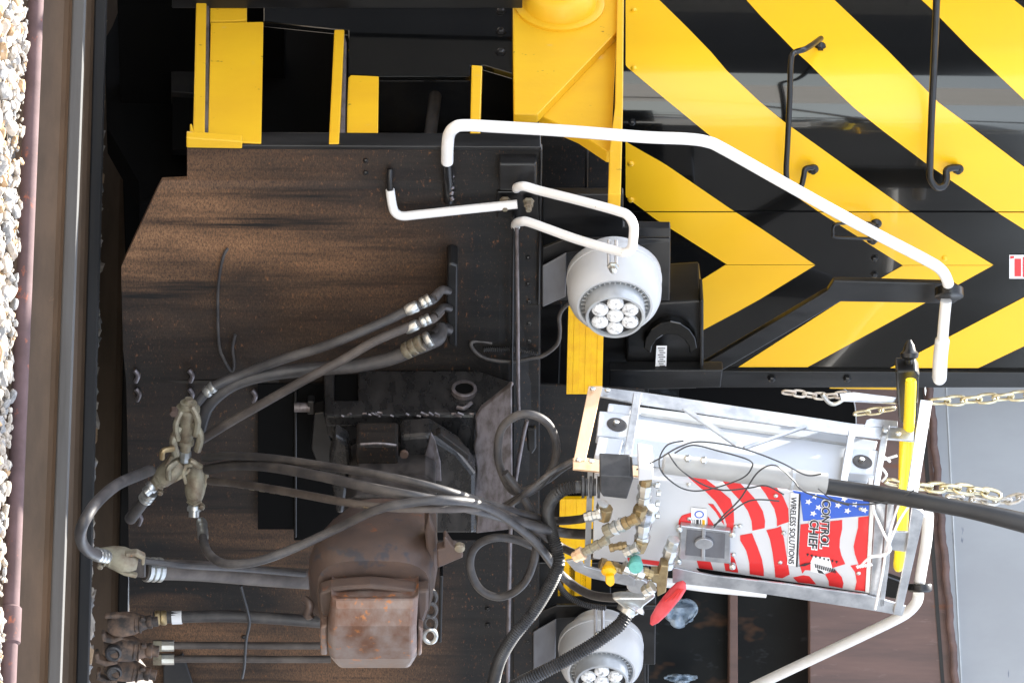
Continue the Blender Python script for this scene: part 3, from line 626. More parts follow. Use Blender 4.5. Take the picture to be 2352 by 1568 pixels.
# shank: a box from pocket to head
def loft(name, secs, m, parent, bev=.006, smooth=False, **k):
    n = len(secs[0]); vs = [p for s in secs for p in s]; fs = [list(range(n)), [len(vs) - n + i for i in range(n)]]
    for j in range(len(secs) - 1):
        for i in range(n): fs.append([j * n + i, j * n + (i + 1) % n, (j + 1) * n + (i + 1) % n, (j + 1) * n + i])
    return obj(name, vs, fs, m, parent, bev=bev, smooth=smooth, **k)
def ksec(x0, x1, yc, half, f0, dep, rr=.0, nn=0):       # cross-section: vertical extent x0..x1, centre py yc, half width in metres (lateral), at f
    c0 = P(x0, yc, f0); c1 = P(x1, yc, f0)
    w_ = LR * half
    bz_ = .12
    out = []
    for t, u in ((0, -.75), (.12, -1), (.88, -1), (1, -.75), (1, .75), (.88, 1), (.12, 1), (0, .75)):
        out.append(c0 + (c1 - c0) * t + w_ * u)
    return out
loft('shank', [ksec(802, 1000, 1030, .075, .12, 0), ksec(802, 1000, 1090, .08, .35, 0), ksec(800, 1000, 1140, .08, .5, 0), ksec(790, 1005, 1200, .10, .62, 0)], M_shank, KO, bev=.008)
lathe('shank_slot_bolt', P(928, 1040, .42), FW, [(0, .012), (.01, .012)], M_coup, KO, seg=10)
plate('striker_casting', [(918, 1004), (985, 998), (1052, 1040), (1092, 1090), (1092, 1226), (925, 1226)], .36, M_cast, LO, th=.08, bev=.012)
plate('striker_block', [(818, 1022), (914, 1022), (914, 1072), (818, 1070)], .42, M_plate, LO, th=.10, bev=.008)
plate('striker_ear', [(770, 1000), (800, 1020), (806, 1062), (790, 1180), (772, 1180), (756, 1060)], .38, M_cast, LO, th=.06, bev=.01)
plate('shank_scar', [(962, 1100), (990, 992), (1000, 1012), (1012, 1060), (1014, 1105)], .3645, M_scrape, LO, th=.004, bev=.002)
tube('weld_bead', [P(828, 1020, .425), P(870, 1018, .425), P(910, 1022, .425)], .004, M_scrape, LO, seg=6)
lathe('pocket_bolt', P(930, 1130, .37), FW, [(0, .02), (.012, .02), (.016, .012)], M_coup, LO, seg=6, smooth=False)
plate('pocket_rib', [(1000, 1000), (1012, 996), (1078, 1046), (1078, 1060)], .385, M_plate, LO, th=.03)
# head: swelling casting
def hsec(y, f, pts):   # outline as (px, lateral offset m)
    return [P(x, y, f) + LR * o for x, o in pts]
H = []
def hring(y, f, x0, x1, wl, wr):   # superellipse ring of 20 points
    c0 = P((x0 + x1) / 2, y, f); hz = (P(x1, y, f) - P(x0, y, f)).length / 2
    out = []
    for i in range(24):
        a = 2 * math.pi * i / 24; ca, sa = math.cos(a), math.sin(a); e = .62
        u = math.copysign(abs(ca) ** e, ca); v_ = math.copysign(abs(sa) ** e, sa)
        out.append(c0 + UP * (hz * u) + LR * ((wr if v_ > 0 else wl) * v_))
    return out
hd = loft('head', [hring(1190, .60, 805, 985, .085, .085), hring(1212, .64, 785, 1000, .10, .10), hring(1240, .68, 755, 1005, .115, .12), hring(1280, .77, 722, 1004, .13, .14), hring(1320, .85, 708, 1000, .14, .16), hring(1345, .90, 712, 992, .135, .16), hring(1362, .93, 728, 988, .12, .15)], M_coup, KO, bev=0, smooth=True)
# raised central rib of the head and its flat cheek
tube('head_rib', [P(962, 1215, .66), P(966, 1250, .71), (P(962, 1300, .785)), P(955, 1345, .84)], .022, M_coup, KO, seg=14)
plate('head_lip', [(732, 1362), (760, 1352), (800, 1348), (850, 1345), (900, 1350), (952, 1358), (985, 1355), (984, 1400), (975, 1425), (968, 1445), (960, 1430), (955, 1370), (900, 1362), (850, 1356), (800, 1358), (766, 1366), (764, 1420), (745, 1422), (735, 1400)], .985, M_coup, KO, th=.045, bev=.008)
plate('guard_arm', [(985, 1180), (1002, 1220), (1005, 1310), (995, 1370), (985, 1340), (975, 1220)], .86, M_coup, KO, th=.08, bev=.008)
# knuckle
def kring(y, f, x0, x1, d):
    a = P(x0, y, f); b = P(x1, y, f); return [a, a.lerp(b, .06) + FW * .012, a.lerp(b, .94) + FW * .012, b, b - FW * d, a - FW * d]
kn = loft('knuckle', [kring(1362, .99, 768, 955, .16), kring(1366, 1.01, 760, 962, .18), kring(1390, 1.03, 760, 960, .2), kring(1430, 1.045, 757, 958, .2), kring(1452, 1.045, 752, 957, .2), kring(1480, 1.035, 752, 958, .18), kring(1505, 1.02, 756, 958, .15), kring(1516, .99, 764, 952, .12), kring(1527, .96, 775, 945, .08)], M_knuk, KO, bev=.008, smooth=False)
plate('knuckle_lug', [(735, 1440), (752, 1436), (752, 1505), (736, 1505)], 1.02, M_knuk, KO, th=.15, bev=.006)
plate('knuckle_lug', [(960, 1440), (972, 1445), (968, 1506), (958, 1506)], 1.02, M_knuk, KO, th=.15, bev=.006)
tube('knuckle_pin', [P(700, 1375, .93), P(712, 1388, .95), P(706, 1412, .95), P(716, 1410, .95)], .012, M_coup, KO, sub=4, seg=10)
plate('lock_lifter', [(1003, 1262), (1020, 1258), (1018, 1235), (1024, 1232), (1040, 1255), (1060, 1262), (1064, 1280), (1005, 1305)], .90, M_coup, KO, th=.03, bev=.004)
lathe('lifter_eye', P(1056, 1253, .91), FW, [(0, .014), (.012, .014), (.014, .010)], M_glad, KO, seg=14)
for i in range(4):
    y = 1370 + i * 30; pts = [P(988 + 14 * math.cos(a), y + 15 * math.sin(a), .86 + (.02 if i % 2 else 0)) for a in [j * math.pi / 6 for j in range(13)]]
    tube('lift_chain_link', pts, .006, M_rub if i < 3 else M_zinc, KO, sub=2, seg=8)

# ------------------------------------------------------------------ air hoses and gladhands
def sleeve(a, b, r, m, parent, bands=3, nm='hose_clamp'):
    d = b - a; prof = []; n = bands
    for i in range(n):
        t0 = i / n; t1 = (i + 1) / n; prof += [(d.length * t0, r * .95), (d.length * (t0 + .12 / n), r * 1.12), (d.length * (t1 - .25 / n), r * 1.12), (d.length * t1, r * .92)]
    return lathe(nm, a, d, prof, m, parent, seg=20)
def hose(name, pts, rp, m, label, ends=(), cat='hose', group=None):
    path = [P(*q) for q in pts]
    t = tube(name, path, rp * PX, m, None, sub=8, seg=16, label=label, cat=cat, group=group)
    for e in ends:   # (index a px,py,f  -> px,py,f, bands, material)
        sleeve(P(*e[0]), P(*e[1]), rp * PX * 1.08, e[3], t, e[2])
    return t
G1 = 'air hoses from the manifold'
h = hose('air_hose', [(1008, 672, .12), (990, 690, .16), (950, 706, .18), (880, 740, .2), (790, 778, .22), (730, 800, .22), (640, 828, .22), (560, 858, .22), (490, 888, .24), (452, 925, .26)], 11, M_rub, 'uppermost thin hose leaving the three-hose manifold on the plow', [((960, 702, .185), (932, 714, .19), 1, M_zinc), ((988, 686, .17), (966, 698, .18), 2, M_zinc), ((492, 886, .24), (470, 904, .25), 2, M_zinc)], group=G1)
hose('air_hose', [(1012, 714, .12), (990, 734, .17), (940, 750, .2), (860, 784, .23), (780, 830, .25), (700, 872, .27), (600, 928, .28), (530, 968, .28), (462, 1010, .28)], 10.5, M_rubb, 'middle straight dusty hose running from the manifold down to the coupling cluster', [((960, 744, .2), (932, 757, .2), 1, M_zinc), ((988, 730, .18), (966, 741, .19), 2, M_zinc)], group=G1)
hose('air_hose', [(1012, 752, .12), (1008, 775, .16), (985, 788, .19), (950, 802, .2), (900, 822, .2), (830, 838, .2), (740, 846, .2), (640, 855, .21), (560, 872, .22), (510, 898, .23), (475, 935, .24), (458, 985, .25), (452, 1000, .25)], 16, M_rub, 'thickest hose of the manifold with a pale banded clamp', [((972, 786, .2), (928, 808, .2), 3, M_glad), ((990, 776, .195), (976, 784, .2), 1, M_zinc)], group=G1)
for (x, y, r) in ((1008, 668, .012), (1010, 708, .012), (1006, 757, .019)):
    pts = [P(x + 22, y, .1), P(x + 8, y - 2, .12), P(x - 2, y + 6, .14), P(x - 12, y + 16, .16)]
    tube('elbow_fitting', pts, r, M_shank, LO, seg=14)
# gladhand: cast body with a fork, a rubber eye and a threaded neck
def gladhand(px, py, f, ang, sc, m, label, group='gladhand couplings', eye=True):
    ux = CX * math.cos(ang) + CD * math.sin(ang); uy = -CX * math.sin(ang) + CD * math.cos(ang); c = P(px, py, f)
    def q(a, b, o=0): return c + ux * (a * PX * sc) + uy * (b * PX * sc) + FW * o * sc
    t = thing('gladhand', label, 'hose coupling', c, group)
    secs = []
    for a, hw, th in ((-52, 11, .012), (-38, 15, .018), (-15, 23, .026), (10, 25, .03), (30, 22, .026), (44, 14, .018)):
        secs.append([q(a, math.cos(2 * math.pi * i / 14) * hw, math.sin(2 * math.pi * i / 14) * th) for i in range(14)])
    loft('body', secs, m, t, bev=0, smooth=True)
    prism('lip', [q(-10, 22, .012), q(20, 30, .012), (q(48, 30, .012)), q(50, 22, .012), q(22, 20, .012), q(-5, 14, .012)], FW * -.014 * sc, m, t)
    prism('hook', [q(10, -24, .02), q(36, -32, .02), q(58, -26, .02), q(60, -8, .02), q(52, -6, .02), q(50, -18, .02), q(34, -22, .02), q(14, -16, .02)], FW * -.02 * sc, m, t)
    if eye:
        lathe('gasket', q(22, 0, .02), FW + uy * .3, [(0, .022 * sc), (.012 * sc, .021 * sc), (.014 * sc, .016 * sc), (.006 * sc, .009 * sc)], M_rub, t, seg=24)
    for a in (-30, -20):
        tube('rib', [q(a, -16, .012), q(a, 0, .026), q(a, 16, .012)], .0035 * sc, m, t, sub=4, seg=8)
    lathe('neck', q(-44, 0), -ux, [(0, .016 * sc), (.006, .020 * sc), (.016 * sc, .020 * sc), (.018 * sc, .015 * sc), (.034 * sc, .015 * sc)], M_zinc if m is not M_gladr else m, t, seg=16)
    lathe('swivel_nut', q(-38, 17, .01), FW, [(0, .009 * sc), (.012 * sc, .009 * sc), (.014 * sc, .006 * sc)], m, t, seg=6, smooth=False)
    return t
cf = thing('filter_body', 'grey green cylindrical fitting hanging straight below the manifold hoses', 'hose fitting', P(428, 985, .30), 'fittings of the coupling cluster')
a_ = P(434, 915, .29); b_ = P(424, 1056, .33); ax_ = b_ - a_
lathe('body', a_, ax_, [(0, .012), (.012, .014), (.013, .024), (.026, .026), (.028, .033), (.040, .033), (.042, .026), (.105, .027), (.112, .022), (.13, .019), (.132, .023), (.145, .023), (.146, .016), (.172, .015)], M_glad, cf, seg=24)
lathe('zinc_nipple', b_ - ax_.normalized() * .03, ax_, [(0, .017), (.018, .018), (.02, .014), (.034, .014)], M_zinc, cf, seg=8, smooth=False)
for dx, dy, r_ in ((26, 965, .010), (32, 1000, .011), (-24, 975, .009), (-30, 1010, .012)):
    tube('side_arm', [P(428 + dx * .5, dy - 30, .32), P(428 + dx, dy, .34), P(428 + dx * .8, dy + 34, .34)], r_, M_glad, cf, sub=5, seg=8)
lathe('rusty_plug', P(400, 940, .32), FW, [(0, .012), (.02, .012)], M_coup, cf, seg=6, smooth=False)
fk = ((398, 1030, 372, 1052), (406, 1062, 388, 1100), (440, 1058, 462, 1072))
for x0, y0, x1, y1 in fk: tube('fork', [P(x0, y0, .36), P((x0 + x1) / 2 - 10, (y0 + y1) / 2 - 6, .38), P(x1, y1, .38)], .0085, M_brass if x0 < 400 else M_glad, cf, sub=5, seg=8)
gladhand(385, 1085, .34, math.radians(-42), .95, M_glad, 'tan hose coupling with open hook, left of its twin at the cluster', eye=False)
gladhand(448, 1115, .36, math.radians(-88), 1.0, M_glad, 'upright tan hose coupling at the end of the lower loop hose', eye=False)
gladhand(272, 1282, .95, math.radians(12), .95, M_glad, 'brass coloured coupling joined to the thick grey hose near the rails', eye=False)
lathe('brass_tee', P(452, 1085, .34), UP, [(-.02, .012), (.0, .016), (.03, .016), (.05, .010)], M_brass, LO, seg=8, smooth=False)
# loop hose at the far left
hose('air_hose', [(345, 1080, .42), (320, 1090, .6), (270, 1112, .95), (225, 1150, 1.2), (197, 1190, 1.3), (185, 1222, 1.3), (190, 1250, 1.25), (208, 1268, 1.2), (232, 1275, 1.1)], 12.5, M_rub, 'loop hose bending out over the nearest rail', [((222, 1273, 1.14), (244, 1278, 1.05), 3, M_zinc)])
hose('air_hose', [(345, 1132, .33), (330, 1150, .33), (306, 1182, .32), (300, 1190, .3)], 14, M_rub, 'short stub hose ending below the tan hooked coupling', [((347, 1128, .335), (332, 1148, .33), 3, M_zinc)])
# long pair of hoses to the control box
hose('air_hose', [(470, 1052, .36), (520, 1047, .45), (620, 1052, .6), (760, 1072, .76), (880, 1092, .86), (1000, 1120, .9), (1100, 1150, .85), (1200, 1180, .75), (1270, 1195, .6), (1330, 1192, .65), (1346, 1187, .65)], 9.5, M_rub, 'upper of the two close hoses sweeping from the cluster to the control unit', group='hoses to the control unit')
hose('air_hose', [(476, 1078, .38), (540, 1068, .48), (620, 1072, .62), (740, 1094, .8), (860, 1122, .92), (980, 1145, .95), (1100, 1172, .88), (1200, 1200, .78), (1290, 1222, .65), (1360, 1226, .68), (1392, 1222, .68)], 11.5, M_rub, 'lower thicker of the two close hoses sweeping from the cluster to the control unit', group='hoses to the control unit')
hb_ = hose('air_hose', [(482, 1104, .40), (560, 1112, .52), (680, 1132, .72), (800, 1154, .9), (900, 1166, .95), (1020, 1168, .95), (1130, 1170, .85), (1220, 1210, .74), (1280, 1250, .62), (1330, 1272, .66), (1400, 1275, .7), (1436, 1268, .7)], 9, M_rubb, 'thin hose with yellowish print line below the close pair', group='hoses to the control unit')
hose('air_hose', [(463, 1200, .44), (466, 1232, .60), (474, 1262, .86), (495, 1285, .94), (530, 1295, .97), (600, 1286, .97), (690, 1252, .95), (780, 1210, .94), (860, 1172, .98), (940, 1154, .98), (1030, 1148, .96), (1120, 1165, .88), (1220, 1235, .76), (1290, 1320, .6), (1350, 1362, .65), (1410, 1372, .7), (1440, 1366, .7)], 10, M_rub, 'hose that hangs in a deep bight under the upright tan coupling', [((463, 1198, .44), (467, 1236, .62), 3, M_zinc), ((1444, 1366, .7), (1480, 1352, .72), 3, M_zinc)], group='hoses to the control unit')
# print dashes on hoses
for i in range(16):
    x = 500 + i * 24; y = 1104 + (x - 482) * .163
    tube('print_dash', [P(x, y + 3, .44 + i * .036), P(x + 12, y + 5, .45 + i * .036)], .003, M_glad, hb_, sub=1, seg=5)
# thick pipe pair at the coupler
tk = hose('brake_hose', [(330, 1308, .80), (400, 1308, .76), (480, 1312, .70), (600, 1322, .62), (720, 1330, .55), (760, 1332, .5)], 23, M_rubb, 'thick grey hose running upward behind the rusty coupler head')
sleeve(P(333, 1307, .80), P(372, 1308, .78), .0305, M_zinc, tk, 3)
tube('clamped_tail', [P(300, 1290, .82), P(330, 1288, .82), P(420, 1298, .79), (P(560, 1306, .68)), P(700, 1318, .6)], .009, M_rub, tk, seg=10)
loft('fitting', [[P(x, y, f) for x, y, f in ((x0, 1306 - h_, .86), (x0, 1306 + h_, .86), (x0, 1306 + h_, .80), (x0, 1306 - h_, .80))] for x0, h_ in ((285, 14), (300, 17), (325, 19), (335, 20))], M_shank, tk, bev=.005)
bh = hose('brake_hose', [(352, 1418, .30), (420, 1416, .30), (520, 1414, .30), (640, 1420, .30), (760, 1430, .3)], 14, M_rub, 'medium hose with two brass rings and a white band')
sleeve(P(355, 1418, .3), P(384, 1418, .3), .0195, M_brass, bh, 2); cyl('white_band', P(395, 1418, .3), P(418, 1417, .3), .0195, M_wht, bh)
for yy, lb2 in ((1482, 'left of two thin straight hoses with square white ferrules'), (1513, 'right of two thin straight hoses with square white ferrules')):
    b3 = hose('brake_hose', [(372, yy, .30), (480, yy - 1, .3), (620, yy, .3), (760, yy, .3)], 8.5, M_rubb, lb2, group='thin straight hoses')
    cyl('ferrule', P(372, yy, .3), P(400, yy, .3), .0165, M_zinc, b3, seg=8); cyl('ferrule_nut', P(352, yy, .3), P(372, yy, .3), .018, M_glad, b3, seg=6)
gladhand(292, 1432, .36, math.radians(180 - 5), 1.0, M_gladr, 'rusty coupling folded sideways at the medium hose end', eye=False)
gladhand(286, 1487, .38, math.radians(180 + 6), 1.12, M_gladr, 'rusty gladhand with round black gasket facing the camera')
gladhand(286, 1535, .36, math.radians(180 + 12), 1.05, M_gladr, 'rusty gladhand lowest in the row, partly hidden by the gasketed one')
tube('tie_wire', [P(553, 1345, .33), P(560, 1372, .34), P(568, 1400, .345), P(573, 1430, .34), P(566, 1465, .34), P(563, 1500, .34), P(561, 1530, .33), P(556, 1556, .32)], .0045, M_cond, None, seg=8, label='black tie wire looped across the hanging brake hoses', cat='wire')
plate('plow_corner_lug', [(375, 1530), (420, 1500), (460, 1620), (375, 1620)], .05, M_under, LO, th=.01)

# ------------------------------------------------------------------ loose cables by the control unit
lp = tube('coiled_cable', [P(*q) for q in ((1330, 1052, .62), (1290, 1075, .62), (1258, 1100, .62), (1218, 1122, .62), (1180, 1128, .62), (1155, 1090, .62), (1143, 1040, .62), (1152, 985, .62), (1185, 955, .62), (1222, 952, .62), (1258, 972, .62), (1277, 1015, .62), (1272, 1065, .62), (1245, 1108, .64), (1205, 1135, .66), (1165, 1160, .66), (1135, 1180, .64))], .0115, M_rub, None, seg=14, label='black cable forming the upper round loop beside the coupler', cat='cable')
tube('coiled_cable', [P(*q) for q in ((1160, 1085, .66), (1190, 1125, .67), (1215, 1165, .68), (1232, 1215, .68), (1230, 1270, .68), (1212, 1325, .68), (1182, 1358, .68), (1142, 1370, .68), (1104, 1353, .68), (1083, 1315, .68), (1082, 1275, .68), (1102, 1247, .68), (1140, 1234, .68), (1190, 1240, .66), (1240, 1262, .62))], .0115, M_rub, None, seg=14, label='black cable forming the lower round loop beside the coupler', cat='cable')
tube('flat_strap', [P(*q) for q in ((1342, 1046, .66), (1310, 1060, .66), (1270, 1082, .68), (1215, 1125, .7), (1170, 1160, .7), (1130, 1186, .69))], .0085, M_shank, None, seg=8, label='flat dark strap crossing the cable loops to the frame corner', cat='strap')
ribbed('corrugated_conduit', [P(*q) for q in ((1325, 1118, .70), (1305, 1121, .70), (1285, 1130, .70), (1266, 1150, .69), (1258, 1180, .68), (1268, 1225, .68), (1280, 1265, .70), (1283, 1295, .72), (1265, 1340, .74), (1225, 1405, .76), (1180, 1460, .78), (1150, 1510, .78), (1135, 1560, .76), (1128, 1620, .74))], .0165, M_cond, pitch=.0072, seg=16, label='thick corrugated conduit running down from the black connector', cat='conduit')
ribbed('corrugated_conduit', [P(*q) for q in ((1438, 1412, .76), (1425, 1432, .78), (1400, 1452, .8), (1360, 1480, .82), (1300, 1515, .84), (1240, 1546, .86), (1190, 1572, .86), (1120, 1620, .86))], .0185, M_cond, pitch=.0072, seg=16, label='thick corrugated conduit passing in front of the right lamp', cat='conduit')
ribbed('corrugated_conduit', [P(*q) for q in ((1276, 1322, .3), (1285, 1345, .3), (1305, 1368, .3), (1335, 1385, .3), (1365, 1392, .3), (1392, 1396, .3))], .0075, M_cond, pitch=.006, label='thin corrugated conduit curving under the yellow tread edge', cat='conduit')

# ------------------------------------------------------------------ the control unit (leaning a little to the right)
FU = .80
PC = P(1330, 1085, FU); PD = P(2085, 1172, FU)
UU = (PD - PC).normalized(); SN = FW.cross(UU).normalized()
if SN.dot(LR) > 0: SN = -SN
def U(px, py, o=0.0): return hit(px, py, PC + FW * o, FW)             # front plane
def W(px, py, o=0.0): return hit(px, py, PC + SN * o, SN)             # left side plane
CU = thing('control_unit', 'white control box with a flag print in an aluminium carrying frame, leaning beside the coupler', 'control box', P(1700, 1200, FU - .15))
def fpl(name, pix, o, m, parent=None, th=.004, bev=.001, **k): return prism(name, [U(x, y, o) for x, y in pix], -FW * th, m, parent or CU, bev=bev, **k)
def spl(name, pix, o, m, parent=None, th=.008, bev=.0015, **k): return prism(name, [W(x, y, o) for x, y in pix], -SN * th, m, parent or CU, bev=bev, **k)
fp = fpl('front_panel', [(1365, 1088), (1480, 1100), (1840, 1130), (1999, 1152), (1987, 1361), (1640, 1320), (1440, 1293), (1362, 1282)], -.02, M_case, th=.016, bev=.003, label='white front panel')
fpl('case_body', [(1385, 1112), (1840, 1160), (1985, 1178), (1975, 1345), (1640, 1312), (1385, 1280)], -.037, M_case, th=.28, bev=.004)
# side lid etc.
spl('lid', [(1400, 925), (1560, 945), (1900, 993), (2016, 1012), (1990, 1116), (1850, 1095), (1560, 1060), (1372, 1038)], -.03, M_caseg, th=.03, bev=.003)
spl('lid_seam', [(1473, 948), (1640, 973), (1950, 1018), (1950, 1023), (1640, 979), (1473, 954)], -.027, M_lampg, th=.002, bev=0)
spl('frame_bar', [(1352, 886), (1384, 886), (1381, 900), (1377, 915), (1345, 1058), (1317, 1058)], .012, M_alut, th=.006)
spl('frame_bar', [(1378, 888), (1470, 899), (1960, 972), (2100, 984), (2100, 1012), (1955, 1000), (1470, 926), (1377, 909)], .010, M_alu, th=.006)
spl('frame_bar', [(1316, 1050), (1345, 1050), (1480, 1072), (1480, 1094), (1316, 1076)], .010, M_alut, th=.006)
spl('frame_bar', [(1456, 900), (1474, 903), (1447, 1074), (1428, 1072)], .014, M_alu, th=.006)
spl('frame_bar', [(1950, 985), (1967, 987), (1946, 1106), (1930, 1103)], .014, M_alu, th=.006)
spl('frame_bar', [(2028, 975), (2044, 976), (2018, 1126), (2004, 1124)], .014, M_alu, th=.006)
spl('frame_bar', [(2114, 917), (2142, 920), (2107, 1140), (2081, 1137)], .02, M_alu, th=.006)
spl('frame_tab', [(1928, 903), (1962, 900), (2060, 912), (2060, 925), (1932, 918)], .0, M_alu, th=.006)
spl('frame_tab', [(1990, 964), (2000, 960), (2062, 966), (2062, 980), (1985, 978)], .012, M_alu, th=.006)
spl('frame_brace', [(1566, 938), (1580, 936), (1696, 1016), (1690, 1024)], .014, M_alu, th=.006)
spl('frame_brace', [(1850, 974), (1854, 980), (1712, 1030), (1706, 1024)], .014, M_alu, th=.006)
spl('frame_brace', [(1610, 965), (1622, 963), (1680, 1000), (1676, 1010)], .010, M_alu, th=.006)
for x0, y0 in ((1417, 975), (1981, 1060)):
    bb = spl('latch_block', [(x0 - 40, y0 - 32), (x0 + 36, y0 - 26), (x0 + 28, y0 + 30), (x0 - 46, y0 + 24)], .0, M_caseg, th=.03, bev=.003)
    kc = W(x0, y0, .001); lathe('latch_well', kc, SN, [(0, .028), (.001, .028), (.0015, .026), (.002, .020)], M_rub, bb, seg=28)
    lathe('latch_bolt', kc - CX * .003 - CD * .003, SN, [(0, .008), (.008, .008), (.010, .005)], M_zinc, bb, seg=6, smooth=False)
spl('lower_block', [(1375, 1002), (1432, 1008), (1420, 1052), (1366, 1044)], .004, M_caseg, th=.03, bev=.003)
spl('lower_block', [(1398, 925), (1450, 932), (1448, 950), (1395, 944)], .004, M_caseg, th=.03, bev=.003)
for x, y in ((1361, 894), (1395, 897), (1328, 1057), (1357, 1060), (2032, 990), (2062, 997), (1575, 1054), (1614, 1056)):
    lathe('frame_bolt', W(x, y, .02), SN, [(0, .008), (.005, .008), (.007, .005)], M_zinc, CU, seg=6, smooth=False)
# cylinder beside the panel and black antenna hose
cyl('antenna_tube', U(1524, 1064, .03), U(1898, 1110, .03), .028, M_tubeg, CU, seg=32)
for x_, y_ in ((1579, 1052), (1616, 1056)): lathe('tube_nut', U(x_, y_, .055), FW - CD * .6, [(0, .011), (.008, .011), (.012, .006)], M_zinc, CU, seg=6, smooth=False)
cyl('antenna_band', U(1815, 1100, .03), U(1822, 1101, .03), .0295, M_lampg, CU, seg=32)
M_duct = mat('black_duct_rubber', (.009, .009, .010), (.022, .021, .021), .45, 0, (20, 20, 6), .4, .7, bump=.2, bscale=(60, 60, 60))
tube('black_duct', [U(1896, 1116, .03), U(1980, 1128, .04), U(2060, 1140, .06), U(2140, 1155, .08), U(2240, 1174, .1), U(2352, 1200, .12), U(2500, 1240, .14), U(2900, 1380, .16)], [.0225] * 30 + [.0225 + .0005 * i for i in range(27)], M_duct, None, seg=20, label='smooth black duct leaving the white tube and running up out of the picture', cat='duct')
spl('duct_clip', [(1990, 1112), (2058, 1122), (2052, 1148), (1985, 1138)], .045, M_black, th=.02)
# flag print
def reg(c, ox, oy, s): return [(ox + x * s, oy + y * s) for x, y in c]
RR = [
 [(-100, -25), (100, 0), (210, 110), (300, 210), (370, 330), (395, 440), (390, 520), (250, 550), (240, 440), (200, 330), (140, 240), (0, 90)],
 [(320, 25), (525, 55), (600, 160), (660, 300), (665, 450), (575, 480), (530, 500), (530, 420), (500, 300), (440, 200), (400, 130)],
 [(110, 605), (245, 580), (310, 740), (360, 880), (380, 1000), (380, 1068), (220, 1048), (215, 920), (180, 780), (110, 660)],
 [(410, 545), (530, 520), (575, 500), (610, 640), (650, 900), (675, 1050), (590, 1092), (512, 1080), (500, 950), (480, 800), (450, 650)],
 [(-10, 780), (50, 880), (85, 1000), (88, 1030), (-10, 1016)],
 [(800, 480), (1275, 430), (1275, 530), (1250, 640), (1245, 740), (1265, 830), (1310, 930), (1180, 970), (1100, 1010), (850, 1000), (820, 1040), (790, 940), (780, 800)],
 [(1460, 400), (1580, 385), (1560, 920), (1460, 930), (1420, 820), (1405, 730), (1430, 620), (1455, 520)],
 [(715, 1085), (830, 1060), (900, 1070), (960, 1140), (975, 1162), (770, 1140)],
 [(1080, 1050), (1200, 1000), (1270, 1080), (1290, 1150), (1280, 1205), (1125, 1178), (1120, 1120)],
 [(1370, 950), (1555, 920), (1540, 1240), (1420, 1225), (1440, 1130), (1420, 1020)]]
for c in RR: fpl('red_stripe', reg(c, 1677.9, 1107.4, .2012), -.0185, M_red, fp, th=.001, bev=0)
R3 = [
 [(1740, 85), (1960, 105), (2150, 250), (2352, 420), (2395, 560), (2400, 720), (2380, 870), (2290, 870), (2300, 760), (2250, 600), (2150, 450), (2000, 300), (1960, 280)],
 [(2050, 480), (2120, 490), (2200, 600), (2250, 680), (2270, 770), (2230, 720), (2150, 590)],
 [(1660, 700), (1700, 640), (1830, 600), (1830, 800), (1700, 780), (1680, 870), (1650, 800)],
 [(2045, 650), (2100, 720), (2190, 860), (2045, 830)],
 [(1885, 1205), (2070, 1220), (2120, 1370), (1930, 1345)],
 [(2265, 1280), (2352, 1290), (2352, 1390), (2285, 1380)],
 [(965, 1205), (1400, 1255), (1400, 1315), (985, 1255)]]
for c in R3: fpl('red_stripe', reg(c, 1275.3, 1073.9, .1712), -.0185, M_red, fp, th=.001, bev=0)
fpl('blue_canton', [(1820, 1126), (1997, 1152), (1995, 1183), (1845, 1196), (1839, 1148)], -.0183, M_blue, fp, th=.001, bev=0)
def star(px, py, s):
    pts = [(px + s * (1 if i % 2 == 0 else .45) * math.cos(math.pi * i / 5 + .1), py + s * .85 * (1 if i % 2 == 0 else .45) * math.sin(math.pi * i / 5 + .1)) for i in range(10)]
    fpl('white_star', pts, -.0175, M_wht, fp, th=.0006, bev=0)
for x, y in ((890, 222), (965, 160), (1005, 285), (945, 355), (1298, 190), (1228, 262), (1425, 252), (1335, 325), (1530, 315)): star(1677.9 + x * .2012, 1107.4 + y * .2012, 8.5)
fpl('caption_strip', [(1816, 1131), (1836, 1134), (1830, 1300), (1808, 1296)], -.0170, M_wht, fp, th=.0008, bev=0)
fpl('caption_rule', [(1835, 1134), (1839, 1134.5), (1832, 1302), (1828, 1301)], -.0160, M_ink, fp, th=.0006, bev=0)
def text(s, p0, p1, hpx, m, o, name='lettering', parent=None, off=.018):       # baseline from p0 to p1 in the panel, letters grow up the panel
    cu = bpy.data.curves.new(name, 'FONT'); cu.body = s; cu.size = 1; cu.extrude = .0; cu.offset = off; to = bpy.data.objects.new(name, cu); C.objects.link(to)
    dg = bpy.context.evaluated_depsgraph_get(); me = bpy.data.meshes.new_from_object(to.evaluated_get(dg)); bpy.data.objects.remove(to)
    xs = [v.co.x for v in me.vertices]; ys = [v.co.y for v in me.vertices]; w0, w1 = min(xs), max(xs); h0, h1 = 0, max(ys)
    A, B = U(*p0, o), U(*p1, o); up = (U(p0[0] + hpx, p0[1] + hpx * .115, o) - A)
    vs = [A + (B - A) * ((v.co.x - w0) / (w1 - w0)) + up * ((v.co.y - h0) / (h1 - h0)) for v in me.vertices]
    fs = [list(p.vertices) for p in me.polygons]
    return obj(name, vs, fs, m, parent or fp)
text('WIRELESS SOLUTIONS', (1817, 1140), (1811, 1294), 13, M_ink, -.0158)
text('CHIEF', (1861, 1191), (1856, 1261), 22, M_wht, -.0165, off=.075)
text('CONTROL', (1889, 1145), (1884, 1260), 20, M_wht, -.0165, off=.075)
text('CHIEF', (1861.5, 1193), (1857, 1258), 20, M_ink, -.0150, off=.02)
text('CONTROL', (1889.5, 1148), (1885, 1257), 18, M_ink, -.0150, off=.02)
